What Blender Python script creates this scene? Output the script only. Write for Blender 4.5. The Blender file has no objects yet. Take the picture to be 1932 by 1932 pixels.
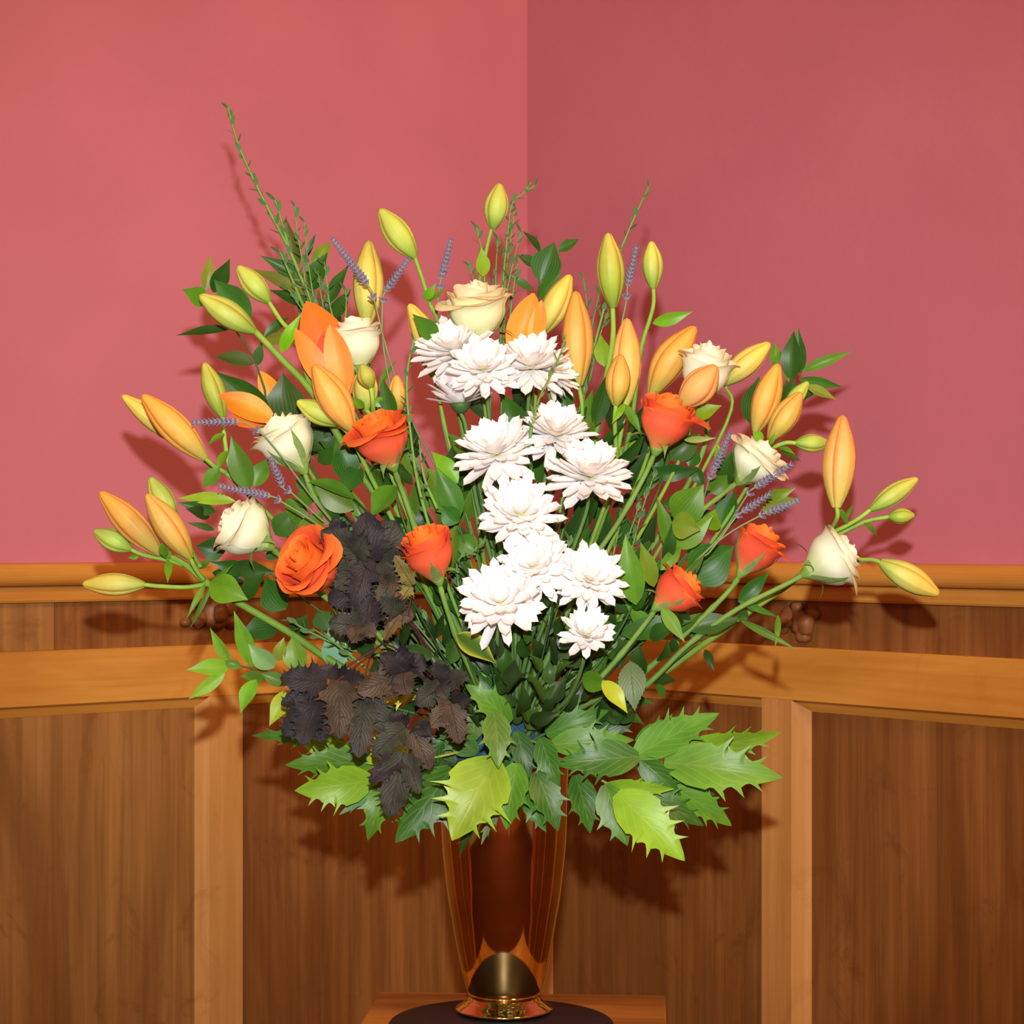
import bpy, math, random
from mathutils import Vector, Matrix
random.seed(7)
C = bpy.context.scene.collection
PI = math.pi
# ---------------------------------------------------------------- camera, world, lights, exposure
F = 4096.0            # focal length in pixels of the 1932 px frame
D = 2.255             # distance camera - middle of the arrangement
ZC = 1.5              # height of the lens
HY = 1012.0           # row of the horizon
sc = bpy.context.scene
cam_d = bpy.data.cameras.new('camera'); cam = bpy.data.objects.new('camera', cam_d); C.objects.link(cam)
cam.location = (0, -D, ZC); cam.rotation_euler = (PI / 2, 0, 0)
cam_d.sensor_width = 36; cam_d.lens = F / 1932 * 36; cam_d.shift_y = (HY - 966) / 1932
cam_d.clip_start = .05; sc.camera = cam
sc.view_settings.view_transform = 'Standard'; sc.view_settings.look = 'None'
sc.view_settings.gamma = 1; sc.view_settings.use_curve_mapping = False
sc.view_settings.exposure = 0.0
sc.cycles.use_denoising = True
sc.cycles.max_bounces = 8
W = bpy.data.worlds.new('room_air'); sc.world = W; W.use_nodes = True
W.node_tree.nodes['Background'].inputs[0].default_value = (1.0, .52, .24, 1)
W.node_tree.nodes['Background'].inputs[1].default_value = .24
def area(name, loc, target, size, power, col):
    l = bpy.data.lights.new(name, 'AREA'); l.shape = 'DISK'; l.size = size; l.energy = power; l.color = col
    o = bpy.data.objects.new(name, l); C.objects.link(o); o.location = loc
    o.rotation_euler = (Vector(target) - Vector(loc)).to_track_quat('-Z', 'Y').to_euler(); return o
fl = bpy.data.lights.new('camera_flash', 'SPOT'); fl.energy = 246.0; fl.spot_size = math.radians(50); fl.spot_blend = 1.0; fl.shadow_soft_size = .016; fl.color = (1, .985, 1.0)
fo_ = bpy.data.objects.new('camera_flash', fl); C.objects.link(fo_); fo_.location = (.004, -D - .03, ZC + .17)
fo_.rotation_euler = (Vector((-.02, 1.0, ZC + .10)) - fo_.location).to_track_quat('-Z', 'Y').to_euler()
area('overhead_light', (1.5, -2.0, 3.3), (0, .8, 1.4), .6, 44.0, (1.0, .56, .24))
area('overhead_light', (.3, -4.6, 3.3), (0, -6, 1.2), .5, 110.0, (1.0, .62, .34))  # added light, brightens the far wall mirrored in the vase
area('overhead_light', (-.7, -3.4, 3.4), (0, .8, 1.4), .6, 16.0, (1.0, .56, .24))

# ---------------------------------------------------------------- helpers
def lin(c):
    return tuple(((v / 255) / 12.92 if v / 255 <= .04045 else ((v / 255 + .055) / 1.055) ** 2.4) for v in c)
def mixc(a, b, t):
    t = max(0, min(1, t)); return tuple(x + (y - x) * t for x, y in zip(a, b))
def V(px, py, dz=0.0):
    d = D + dz
    return Vector(((px - 966) / F * d, dz, ZC - (py - HY) / F * d))
def K(dz=0.0): return (D + dz) / F
def ease(t): return t * t * (3 - 2 * t)
def mesh(name, vs, fs, mat, cols=None, uvs=None, smooth=True):
    me = bpy.data.meshes.new(name); me.from_pydata([tuple(v) for v in vs], [], fs)
    if mat: me.materials.append(mat)
    if smooth: me.polygons.foreach_set('use_smooth', [True] * len(me.polygons))
    if cols:
        a = me.color_attributes.new('Col', 'FLOAT_COLOR', 'POINT')
        a.data.foreach_set('color', [x for c in cols for x in (c[0], c[1], c[2], 1.0)])
    if uvs:
        u = me.uv_layers.new(name='UVMap'); idx = [0] * len(me.loops); me.loops.foreach_get('vertex_index', idx)
        u.data.foreach_set('uv', [x for i in idx for x in uvs[i]])
    me.update(); return me
def link(name, me, parent=None, mat4=None):
    """mesh in world coordinates (or placed by mat4 in world space) as a child of a parent placed without rotation"""
    o = bpy.data.objects.new(name, me); C.objects.link(o)
    m = mat4 if mat4 is not None else Matrix.Identity(4)
    if parent is not None:
        o.parent = parent; off = Vector(parent.get('at', (0, 0, 0)))
        o.matrix_local = Matrix.Translation(-off) @ m
        o['at'] = tuple(off) if mat4 is None else (0, 0, 0)
        if mat4 is None: o['at'] = (0, 0, 0)
    else: o.matrix_world = m
    return o
def thing(name, loc, label, cat, group=None):
    o = bpy.data.objects.new(name, None); C.objects.link(o); o.location = loc; o.empty_display_size = .02
    o['at'] = tuple(loc); o['label'] = label; o['category'] = cat
    if group: o['group'] = group
    return o
def catmull(P, n=6):
    if len(P) < 3: return [P[0].lerp(P[-1], i / n) for i in range(n + 1)]
    Q = [P[0] * 2 - P[1]] + P + [P[-1] * 2 - P[-2]]; out = []
    for i in range(1, len(Q) - 2):
        a, b, c, d = Q[i - 1:i + 3]
        for k in range(n):
            t = k / n
            out.append(.5 * ((2 * b) + (c - a) * t + (2 * a - 5 * b + 4 * c - d) * t * t + (3 * b - a - 3 * c + d) * t ** 3))
    out.append(P[-1]); return out
def tube_data(path, r0, r1, seg=7, col0=(.1, .3, .05), col1=None, knobs=0):
    vs, fs, cs = [], [], []; n = len(path); up = Vector((.13, -1, .21)).normalized(); col1 = col1 or col0
    for i, p in enumerate(path):
        t = (path[min(i + 1, n - 1)] - path[max(i - 1, 0)]).normalized()
        a = t.cross(up)
        if a.length < 1e-3: a = t.cross(Vector((1, 0, 0)))
        a.normalize(); b = a.cross(t)
        f = i / (n - 1); r = r0 + (r1 - r0) * f
        if knobs and i % knobs == knobs // 2: r *= 1.28
        for k in range(seg):
            an = 2 * PI * k / seg; vs.append(p + (a * math.cos(an) + b * math.sin(an)) * r); cs.append(mixc(col0, col1, f))
        if i:
            for k in range(seg):
                q = (k + 1) % seg; o = (i - 1) * seg
                fs.append((o + k, o + q, o + seg + q, o + seg + k))
    fs.append(tuple(range(seg))[::-1]); fs.append(tuple(range((n - 1) * seg, n * seg))); return vs, fs, cs
def tube(name, pts, r0, r1, mat, parent, col0, col1=None, seg=7, n=6, knobs=0):
    v, f, c = tube_data(catmull(pts, n), r0, r1, seg, lin(col0), lin(col1) if col1 else None, knobs)
    return link(name, mesh(name, v, f, mat, c), parent)

# ---------------------------------------------------------------- materials
def newmat(name):
    m = bpy.data.materials.new(name); m.use_nodes = True; nt = m.node_tree
    return m, nt, nt.nodes['Principled BSDF']
def N(nt, typ, **kw):
    n = nt.nodes.new(typ)
    for k, v in kw.items():
        if k in n.inputs: n.inputs[k].default_value = v
        else: setattr(n, k, v)
    return n
def plant_mat(name, rough=.45, trans=.12, spec=.5, nscale=60, namt=.16, veins=None, bump=.0):
    m, nt, b = newmat(name); L = nt.links.new
    at = N(nt, 'ShaderNodeVertexColor', layer_name='Col'); tc = N(nt, 'ShaderNodeTexCoord')
    no = N(nt, 'ShaderNodeTexNoise', Scale=nscale, Detail=3.0); L(tc.outputs['Object'], no.inputs['Vector'])
    mr = N(nt, 'ShaderNodeMapRange'); mr.inputs['To Min'].default_value = 1 - namt * 1.6; mr.inputs['To Max'].default_value = 1 + namt * 1.6
    L(no.outputs['Fac'], mr.inputs['Value'])
    mx = N(nt, 'ShaderNodeVectorMath', operation='SCALE'); L(at.outputs['Color'], mx.inputs[0]); L(mr.outputs[0], mx.inputs['Scale'])
    col = mx.outputs[0]; hgt = no.outputs['Fac']
    if veins:
        nv = N(nt, 'ShaderNodeTexNoise', Scale=70.0, Detail=2.0); L(tc.outputs['Object'], nv.inputs['Vector'])
        nm = N(nt, 'ShaderNodeMath', operation='MULTIPLY_ADD'); L(nv.outputs['Fac'], nm.inputs[0]); nm.inputs[1].default_value = 7.0 if veins == 'pinnate' else 2.5; nm.inputs[2].default_value = 0
        uv = N(nt, 'ShaderNodeUVMap', uv_map='UVMap'); sp = N(nt, 'ShaderNodeSeparateXYZ'); L(uv.outputs[0], sp.inputs[0])
        ab = N(nt, 'ShaderNodeMath', operation='ABSOLUTE'); L(sp.outputs['X'], ab.inputs[0])
        if veins == 'parallel':
            w = N(nt, 'ShaderNodeMath', operation='MULTIPLY'); L(ab.outputs[0], w.inputs[0]); w.inputs[1].default_value = 34
        else:
            w0 = N(nt, 'ShaderNodeMath', operation='MULTIPLY'); L(ab.outputs[0], w0.inputs[0]); w0.inputs[1].default_value = -.45
            w1 = N(nt, 'ShaderNodeMath', operation='ADD'); L(w0.outputs[0], w1.inputs[0]); L(sp.outputs['Y'], w1.inputs[1])
            w = N(nt, 'ShaderNodeMath', operation='MULTIPLY'); L(w1.outputs[0], w.inputs[0]); w.inputs[1].default_value = 2 * PI * (9 if veins == 'pinnate' else 6)
        wn = N(nt, 'ShaderNodeMath', operation='ADD'); L(w.outputs[0], wn.inputs[0]); L(nm.outputs[0], wn.inputs[1])
        s = N(nt, 'ShaderNodeMath', operation='SINE'); L(wn.outputs[0], s.inputs[0])
        r = N(nt, 'ShaderNodeMapRange'); L(s.outputs[0], r.inputs['Value'])
        r.inputs['From Min'].default_value = .80 if veins != 'parallel' else -.2
        mid = N(nt, 'ShaderNodeMapRange'); L(ab.outputs[0], mid.inputs['Value'])
        mid.inputs['From Min'].default_value = .07; mid.inputs['From Max'].default_value = 0.0
        mm = N(nt, 'ShaderNodeMath', operation='MAXIMUM'); L(r.outputs[0], mm.inputs[0]); L(mid.outputs[0], mm.inputs[1])
        am = N(nt, 'ShaderNodeMath', operation='MULTIPLY'); L(mm.outputs[0], am.inputs[0]); am.inputs[1].default_value = {'parallel': .10, 'pinnate': .45, 'holly': .12}[veins]
        mc = N(nt, 'ShaderNodeMixRGB', blend_type='MIX'); L(am.outputs[0], mc.inputs[0]); L(col, mc.inputs[1])
        mc.inputs[2].default_value = {'parallel': (.30, .45, .12, 1), 'pinnate': (.11, .08, .045, 1), 'holly': (.52, .62, .14, 1)}[veins]
        col = mc.outputs[0]; hgt = mm.outputs[0]
    L(col, b.inputs['Base Color']); b.inputs['Roughness'].default_value = rough; b.inputs['Specular IOR Level'].default_value = spec
    if bump:
        bp = N(nt, 'ShaderNodeBump', Strength=bump, Distance=.0012); L(hgt, bp.inputs['Height']); L(bp.outputs[0], b.inputs['Normal'])
    if trans:
        tr = N(nt, 'ShaderNodeBsdfTranslucent'); L(col, tr.inputs['Color'])
        ms = N(nt, 'ShaderNodeMixShader', Fac=trans); L(b.outputs[0], ms.inputs[1]); L(tr.outputs[0], ms.inputs[2])
        L(ms.outputs[0], nt.nodes['Material Output'].inputs[0])
    return m
M_STEM = plant_mat('stem_green', .55, 0, .22)
M_LEAF = plant_mat('glossy_leaf', .40, .14, .26, 45, .28, 'parallel')
M_HOLLY = plant_mat('spiny_leaf', .38, .16, .26, 26, .34, 'holly', .12)
M_DARK = plant_mat('dark_leaf', .62, .05, .28, 60, .5, 'pinnate', .9)
M_SERR = plant_mat('rose_leaf', .5, .1, .4, 40, .2, 'pinnate', .4)
M_LILY = plant_mat('lily_petal', .5, .10, .35, 90, .08)
M_ROSE = plant_mat('rose_petal', .6, .28, .18, 50, .04)
M_MUM = plant_mat('chrysanthemum_petal', .6, .38, .15, 70, .02)
M_LAV = plant_mat('lavender_floret', .8, .0, .2, 900, .45)
M_SMALL = plant_mat('small_leaf', .55, .1, .4, 200, .25)
def wood(name, c1, c2, c3, axis, gloss=.28, fine=1.0, blotch=.5):
    m, nt, b = newmat(name); L = nt.links.new
    tc = N(nt, 'ShaderNodeTexCoord'); mp = N(nt, 'ShaderNodeMapping'); L(tc.outputs['Object'], mp.inputs[0])
    s = [60 * fine] * 3; s[axis] = 2.2; mp.inputs['Scale'].default_value = s
    n1 = N(nt, 'ShaderNodeTexNoise', Scale=1.0, Detail=8.0, Roughness=.62, Distortion=.4); L(mp.outputs[0], n1.inputs['Vector'])
    mp2 = N(nt, 'ShaderNodeMapping'); L(tc.outputs['Object'], mp2.inputs[0]); s2 = [9.0] * 3; s2[axis] = 1.6; mp2.inputs['Scale'].default_value = s2
    n2 = N(nt, 'ShaderNodeTexNoise', Scale=1.0, Detail=4.0, Distortion=1.3); L(mp2.outputs[0], n2.inputs['Vector'])
    r1 = N(nt, 'ShaderNodeValToRGB'); L(n1.outputs['Fac'], r1.inputs[0])
    r1.color_ramp.elements[0].position = .30; r1.color_ramp.elements[1].position = .70
    r1.color_ramp.elements[0].color = (*lin(c1), 1); r1.color_ramp.elements[1].color = (*lin(c2), 1)
    r2 = N(nt, 'ShaderNodeMapRange'); L(n2.outputs['Fac'], r2.inputs['Value']); r2.inputs['From Min'].default_value = .40; r2.inputs['From Max'].default_value = .75
    am = N(nt, 'ShaderNodeMath', operation='MULTIPLY'); L(r2.outputs[0], am.inputs[0]); am.inputs[1].default_value = blotch
    mc = N(nt, 'ShaderNodeMixRGB'); L(am.outputs[0], mc.inputs[0]); L(r1.outputs[0], mc.inputs[1]); mc.inputs[2].default_value = (*lin(c3), 1)
    L(mc.outputs[0], b.inputs['Base Color']); b.inputs['Roughness'].default_value = gloss + .14
    b.inputs['Specular IOR Level'].default_value = .35
    n3 = N(nt, 'ShaderNodeTexNoise', Scale=9.0, Detail=5.0, Roughness=.7, Distortion=1.8); L(tc.outputs['Object'], n3.inputs['Vector'])
    r3 = N(nt, 'ShaderNodeMapRange'); L(n3.outputs['Fac'], r3.inputs['Value']); r3.inputs['From Min'].default_value = .56; r3.inputs['From Max'].default_value = .72; r3.inputs['To Max'].default_value = .55 if axis == 2 else .3
    m3 = N(nt, 'ShaderNodeMixRGB'); L(r3.outputs[0], m3.inputs[0]); L(mc.outputs[0], m3.inputs[1]); m3.inputs[2].default_value = (*lin(c3), 1); L(m3.outputs[0], b.inputs['Base Color'])
    bp = N(nt, 'ShaderNodeBump', Strength=.12, Distance=.001); L(n1.outputs['Fac'], bp.inputs['Height']); L(bp.outputs[0], b.inputs['Normal'])
    return m
M_RAIL = wood('oak_rail', (198, 138, 54), (220, 162, 72), (180, 112, 40), 0, blotch=.6)
M_STILE = wood('oak_stile', (188, 134, 66), (212, 158, 88), (172, 114, 52), 2, blotch=.4)
M_PANEL = wood('oak_veneer_panel', (122, 76, 32), (160, 108, 54), (104, 58, 22), 2, .34, 1.2, .7)
M_PANEL2 = wood('pale_oak_veneer', (140, 96, 44), (178, 128, 66), (120, 74, 30), 2, .34, 1.2, .8)
M_STAND = wood('pine_stand', (170, 114, 40), (200, 140, 66), (104, 58, 22), 0, .2, 1.1, .8)
M_CARVE = wood('carved_oak', (112, 70, 36), (150, 100, 56), (84, 48, 24), 0, .3, 1.0, .5)
def plaster():
    m, nt, b = newmat('red_painted_plaster'); L = nt.links.new
    tc = N(nt, 'ShaderNodeTexCoord'); n1 = N(nt, 'ShaderNodeTexNoise', Scale=3.5, Detail=5.0); L(tc.outputs['Object'], n1.inputs['Vector'])
    r = N(nt, 'ShaderNodeValToRGB'); L(n1.outputs['Fac'], r.inputs[0])
    r.color_ramp.elements[0].position = .3; r.color_ramp.elements[1].position = .7
    r.color_ramp.elements[0].color = (.51, .160, .200, 1); r.color_ramp.elements[1].color = (.565, .182, .228, 1)
    L(r.outputs[0], b.inputs['Base Color']); b.inputs['Roughness'].default_value = .62; b.inputs['Specular IOR Level'].default_value = .3
    n2 = N(nt, 'ShaderNodeTexNoise', Scale=14.0, Detail=6.0, Roughness=.6); L(tc.outputs['Object'], n2.inputs['Vector'])
    bp = N(nt, 'ShaderNodeBump', Strength=.16, Distance=.006); L(n2.outputs['Fac'], bp.inputs['Height']); L(bp.outputs[0], b.inputs['Normal'])
    return m
M_WALL = plaster()
def simple(name, col, rough=.5, metal=0.0, noise=0.0, scale=40, bump=0):
    m, nt, b = newmat(name); L = nt.links.new
    b.inputs['Base Color'].default_value = (*lin(col), 1); b.inputs['Roughness'].default_value = rough; b.inputs['Metallic'].default_value = metal
    tc = N(nt, 'ShaderNodeTexCoord'); n1 = N(nt, 'ShaderNodeTexNoise', Scale=scale, Detail=5.0); L(tc.outputs['Object'], n1.inputs['Vector'])
    if noise:
        r = N(nt, 'ShaderNodeValToRGB'); L(n1.outputs['Fac'], r.inputs[0]); r.color_ramp.elements[0].position = .35; r.color_ramp.elements[1].position = .65
        c = lin(col); r.color_ramp.elements[0].color = (*[x * (1 - noise) for x in c], 1); r.color_ramp.elements[1].color = (*[min(1, x * (1 + noise)) for x in c], 1)
        L(r.outputs[0], b.inputs['Base Color'])
    if bump:
        bp = N(nt, 'ShaderNodeBump', Strength=bump, Distance=.002); L(n1.outputs['Fac'], bp.inputs['Height']); L(bp.outputs[0], b.inputs['Normal'])
    return m
M_BRASS = simple('polished_brass', (222, 188, 118), .07, 1.0, .10, 30, .03)
M_BLACK = simple('black_lacquer', (14, 22, 30), .5, 0, .2)
M_FOAM = simple('wet_floral_foam', (34, 70, 92), .9, 0, .4, 300, .6)
M_FLOOR = simple('floor_carpet', (92, 40, 30), .9, 0, .2)
M_PALE = simple('pale_plaster', (205, 196, 176), .8, 0, .05)
M_STAMEN = simple('lily_stamen', (150, 80, 30), .7, 0, .3)

# ---------------------------------------------------------------- room corner
CX, CY = (995 - 966) / F * 3.45, 3.45 - D
ul = Vector((-.7695, -.6388, 0)); nl = Vector((.6388, -.7695, 0))
ur = Vector((.6387, -.7695, 0)); nr = Vector((-.7695, -.6387, 0))
corner = Vector((CX, CY, 0))
def wall_frame(side):
    x, n = (ul, nl) if side == 'left' else (-ur, nr)
    m = Matrix.Identity(4)
    for i in range(3): m[i][0] = x[i]; m[i][1] = n[i]; m[i][2] = (0, 0, 1)[i]; m[i][3] = corner[i]
    return m
def wu(side, px, p=0.0):
    """distance from the corner, along the wall, where the line of sight px meets it"""
    u, n = (ul, nl) if side == 'left' else (ur, nr)
    o = corner + n * p - cam.location; k = (px - 966) / F
    return (k * o.y - o.x) / (u.x - k * u.y)
def box(name, x0, x1, y0, y1, z0, z1, mat, parent, M, bev=.0):
    x0, x1 = min(x0, x1), max(x0, x1)
    vs = [(x, y, z) for x in (x0, x1) for y in (y0, y1) for z in (z0, z1)]
    fs = [(0, 1, 3, 2), (4, 6, 7, 5), (0, 4, 5, 1), (2, 3, 7, 6), (0, 2, 6, 4), (1, 5, 7, 3)]
    o = link(name, mesh(name, vs, fs, mat, smooth=False), parent, M)
    if bev:
        b = o.modifiers.new('bevel', 'BEVEL'); b.width = bev; b.segments = 2
    return o
def extrude_x(name, prof, x0, x1, mat, parent, M, smooth=False):
    """profile in (y, z) swept along the wall"""
    n = len(prof); vs = [(x, y, z) for x in (x0, x1) for y, z in prof]
    fs = [(i, (i + 1) % n, n + (i + 1) % n, n + i) for i in range(n)] + [tuple(range(n))[::-1], tuple(range(n, 2 * n))]
    return link(name, mesh(name, vs, fs, mat, smooth=smooth), parent, M)
z_top, z_b1, z_b2, z_m1, z_m2, z_m3 = ZC - .0355, ZC - .0655, ZC - .088, ZC - .152, ZC - .2245, ZC - .240
LEN = 4.2
def build_wall(side):
    s = 1 if side == 'left' else -1
    M = wall_frame(side)
    X = lambda u: u * s
    wl = bpy.data.objects.new('wall_' + side, None)
    # plaster sheet as the wall's own mesh
    me = mesh('plaster', [(X(0), 0, 0), (X(LEN), 0, 0), (X(LEN), 0, 3.6), (X(0), 0, 3.6), (X(-.1), -.1, 0), (X(LEN), -.1, 0), (X(LEN), -.1, 3.6), (X(-.1), -.1, 3.6)],
              [(0, 1, 2, 3), (7, 6, 5, 4), (0, 4, 5, 1), (3, 2, 6, 7), (0, 3, 7, 4), (1, 5, 6, 2)], M_WALL, smooth=False)
    wl = bpy.data.objects.new('wall_' + side, me); C.objects.link(wl); wl.matrix_world = M
    wl['kind'] = 'structure'; wl['label'] = 'red painted plaster wall above oak panelling, %s of the corner' % side
    I = Matrix.Identity(4)
    # chair rail: bullnose over a flat fillet
    pr = [(0, z_b1), (.030, z_b1)] + [(.030 + .012 * math.cos(a), (z_top + z_b1) / 2 + .0150 * math.sin(a)) for a in [(-PI / 2 + PI * k / 12) for k in range(1, 12)]] + [(.030, z_top), (0, z_top)]
    extrude_x('chair_rail', pr, X(0), X(LEN), M_RAIL, wl, I)
    extrude_x('rail_fillet', [(0, z_b2), (.018, z_b2), (.020, z_b2 + .003), (.020, z_b1 - .003), (.016, z_b1), (0, z_b1)], X(0), X(LEN), M_RAIL, wl, I)
    # frieze boards
    cuts = [0, wu(side, 98), 1.5, LEN] if side == 'left' else [0, wu(side, 1826), 1.4, LEN]
    for i in range(len(cuts) - 1):
        box('frieze_panel', X(cuts[i] + .0006), X(cuts[i + 1] - .0006), 0, .006 + .0012 * (i % 2), z_m1 - .002, z_b2, M_PANEL2 if (side == 'left' and i == 1) else M_PANEL, wl, I)
    extrude_x('middle_rail', [(0, z_m3), (.007, z_m3), (.013, z_m2 - .004), (.022, z_m2), (.022, z_m1 - .002), (.020, z_m1), (0, z_m1)], X(0), X(LEN), M_RAIL, wl, I)
    # stiles
    if side == 'left': st = [(wu(side, 458, .022), wu(side, 395, .022), wu(side, 367, .007))]
    else: st = [(wu(side, 1437, .022), wu(side, 1493, .022), wu(side, 1531, .007))]
    a, b_, c = st[0]; step = 0.66 if side == 'left' else .62
    wid = b_ - a; ch = c - b_
    st = [(0.0, .058, .070), (a, b_, c)] + [(a + step * k, a + step * k + wid, a + step * k + wid + ch) for k in (1, 2, 3, 4)]
    for (a, b_, c) in st:
        zb = .16; zt = z_m2 - .0003; zc2 = z_m3
        vs = []
        for (z, yy, cc) in ((zb, .022, c), (zt, .022, c)):
            vs += [(X(a), 0, z), (X(a), .022, z), (X(b_), .022, z), (X(cc), .007, z if z == zb else z_m3), (X(cc), 0, z if z == zb else z_m3)]
        # rounded stop where the chamfer runs out under the rail
        k0 = len(vs)
        fs = [(0, 1, 6, 5), (1, 2, 7, 6), (2, 3, 8, 7), (3, 4, 9, 8), (5, 6, 7, 8, 9), (4, 3, 2, 1, 0)]
        link('stile', mesh('stile', vs, fs, M_STILE, smooth=False), wl, I)
        vs = [(X(a - .006), 0, zb), (X(a - .006), .012, zb), (X(a), .012, zb), (X(a), 0, zb)]; vs += [(x, y, z_m3) for x, y, _ in vs]
        link('bead', mesh('bead', vs, [(0, 1, 5, 4), (1, 2, 6, 5), (2, 3, 7, 6), (3, 2, 1, 0), (4, 5, 6, 7)], M_PANEL, smooth=False), wl, I)
    for i in range(len(st) - 1):
        box('lower_panel', X(st[i][2] - .003), X(st[i + 1][0] - .005), 0, .006, .14, z_m3 + .002, M_PANEL2 if side == 'left' and i == 1 else M_PANEL, wl, I)
    extrude_x('skirting_board', [(0, 0), (.024, 0), (.024, .13), (.018, .145), (.012, .16), (0, .16)], X(0), X(LEN), M_RAIL, wl, I)
    # carved boss on the frieze
    return wl
WL = build_wall('left'); WR = build_wall('right')
def boss(side, px, zc_, lumps, label):
    s = 1 if side == 'left' else -1; wl = WL if side == 'left' else WR
    vs, fs = [], []; u0 = wu(side, px, .02)
    for (du, dz, r, y) in lumps:
        o = len(vs); n, m = 12, 8
        for i in range(m + 1):
            th = PI * i / m
            for j in range(n):
                ph = 2 * PI * j / n; rr = r * (1 + .16 * math.sin(5 * ph + du * 200) * math.sin(th) + .12 * math.sin(3 * th + dz * 300))
                vs.append(((u0 + du) * s + rr * math.sin(th) * math.cos(ph), y + rr * .8 * math.sin(th) * math.sin(ph), zc_ + dz + rr * math.cos(th)))
        for i in range(m):
            for j in range(n): fs.append((o + i * n + j, o + i * n + (j + 1) % n, o + (i + 1) * n + (j + 1) % n, o + (i + 1) * n + j))
    b = link('carved_boss', mesh('carved_boss', vs, fs, M_CARVE), wl, Matrix.Identity(4)); b['label'] = label
    return b
boss('left', 410, ZC - .108, [(0, 0, .022, .012), (.0, .0, .012, .028), (.026, -.008, .014, .012), (-.022, .008, .016, .010), (.018, .014, .012, .012), (-.03, -.012, .012, .01), (.045, -.012, .008, .008)], 'dark carved wooden knot on the band under the rail')
boss('right', 1500, ZC - .118, [(0, .0, .016, .010), (.018, -.002, .014, .018), (-.018, .006, .015, .014), (.008, -.016, .012, .012), (-.03, -.004, .012, .010), (-.004, .018, .010, .012), (.024, .012, .010, .01)], 'dark carved wooden leaf knot on the band under the rail')
def slab(name, pts, mat, label):
    me = mesh(name, pts, [tuple(range(len(pts)))], mat, smooth=False); o = link(name, me)
    o['kind'] = 'structure'; o['label'] = label; return o
slab('floor', [(-4.5, -6, 0), (4.5, -6, 0), (4.5, 2, 0), (-4.5, 2, 0)], M_FLOOR, 'dark red carpeted floor')
slab('wall_back', [(-4.5, -6, 0), (-4.5, -6, 3.6), (4.5, -6, 3.6), (4.5, -6, 0)], M_WALL, 'red painted wall at the far side of the room')
I4 = Matrix.Identity(4)
for nm, x0, x1, z0, z1, m_, lb in (('trim_1', -2.6, -1.7, 0, 3.6, M_PALE, 'pale stone pier on the far wall'), ('trim_2', .75, 1.1, 0, 3.6, M_PALE, 'narrow pale stone pier on the far wall'), ('trim_3', 1.4, 4.4, 0, 1.4, M_RAIL, 'oak dado along the far wall')):
    t_ = box(nm, x0, x1, -5.999, -5.85, z0, z1, m_, None, I4); t_['kind'] = 'structure'; t_['label'] = lb

# ---------------------------------------------------------------- vase, disc, stand, foam
def lathe(name, prof, ctr, mat, parent, seg=64, smooth=True):
    vs, fs = [], []; n = len(prof)
    for k in range(seg):
        a = 2 * PI * k / seg
        for r, z in prof: vs.append((ctr.x + r * math.cos(a), ctr.y + r * math.sin(a), z))
    for k in range(seg):
        q = (k + 1) % seg
        for i in range(n - 1): fs.append((k * n + i, q * n + i, q * n + i + 1, k * n + i + 1))
    return link(name, mesh(name, vs, fs, mat, smooth=smooth), parent)
k0 = K(); zd = ZC - (1908 - HY) * k0
ZY = lambda py: ZC - (py - HY) * k0
vb = V(951, 1908)
vase = thing('vase', vb, 'tall polished brass vase on a black disc', 'vase')
body = [(66, 1872), (71.5, 1863), (77, 1843), (83, 1818), (91, 1780), (99, 1735), (107, 1690), (113, 1640), (118, 1590), (120, 1540), (121, 1490), (123, 1455), (128, 1440), (130, 1437), (127, 1436), (121, 1444), (118, 1480), (112, 1560)]
lathe('body', [(p.x * k0, ZY(p.y)) for p in catmull([Vector((a, b, 0)) for a, b in body], 3)], vb, M_BRASS, vase)
foot = [(60, 1876), (64, 1880), (68, 1884), (70, 1888), (73, 1889), (74, 1891), (90, 1901), (92, 1903), (92, 1905), (88, 1907.5), (86, 1908), (0.1, 1908)]
lathe('foot', [(r * k0, ZY(y) + .001) for r, y in foot], vb, M_BRASS, vase)
neck = [(66, 1872), (69, 1866), (70, 1871), (66, 1877), (60, 1880), (62, 1884)]
lathe('collar', [(66 * k0, ZY(1871)), (69 * k0, ZY(1874)), (66 * k0, ZY(1878)), (60 * k0, ZY(1880))], vb, M_BRASS, vase)
dc = Vector((V(946, 1908).x, -.048, 0))
disc = thing('round_board', Vector((dc.x, dc.y, zd - .010)), 'thin round black board under the brass vase', 'board')
lathe('board', [(.0001, zd - .010), (.1125, zd - .010), (.1145, zd - .008), (.1145, zd - .002), (.113, zd - .0005), (.0001, zd - .0005)], dc, M_BLACK, disc, 72)
zs = zd - .010
st_c = Vector((V(966, 1908).x + .001, -.018, 0))
stand = thing('pedestal', Vector((st_c.x, st_c.y, 0)), 'square wooden pedestal stand holding the vase', 'stand')
RS = Matrix.Translation(st_c) @ Matrix.Rotation(math.radians(-3.6), 4, 'Z')
box('top', -.158, .158, -.155, .155, zs - .024, zs - .0002, M_STAND, stand, RS, .002)
box('apron', -.13, .13, -.13, .13, zs - .10, zs - .024, M_STAND, stand, RS)
for sx in (-1, 1):
    for sy in (-1, 1): box('leg', sx * .13 - (.03 if sx > 0 else 0), sx * .13 + (.03 if sx < 0 else 0), sy * .13 - (.03 if sy > 0 else 0), sy * .13 + (.03 if sy < 0 else 0), 0, zs - .10, M_STILE, stand, RS)
fo = V(975, 1400)
foam = thing('floral_foam', Vector((vb.x, vb.y, ZY(1490))), 'wet blue floral foam in the mouth of the vase, hidden among stems', 'foam')
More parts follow.
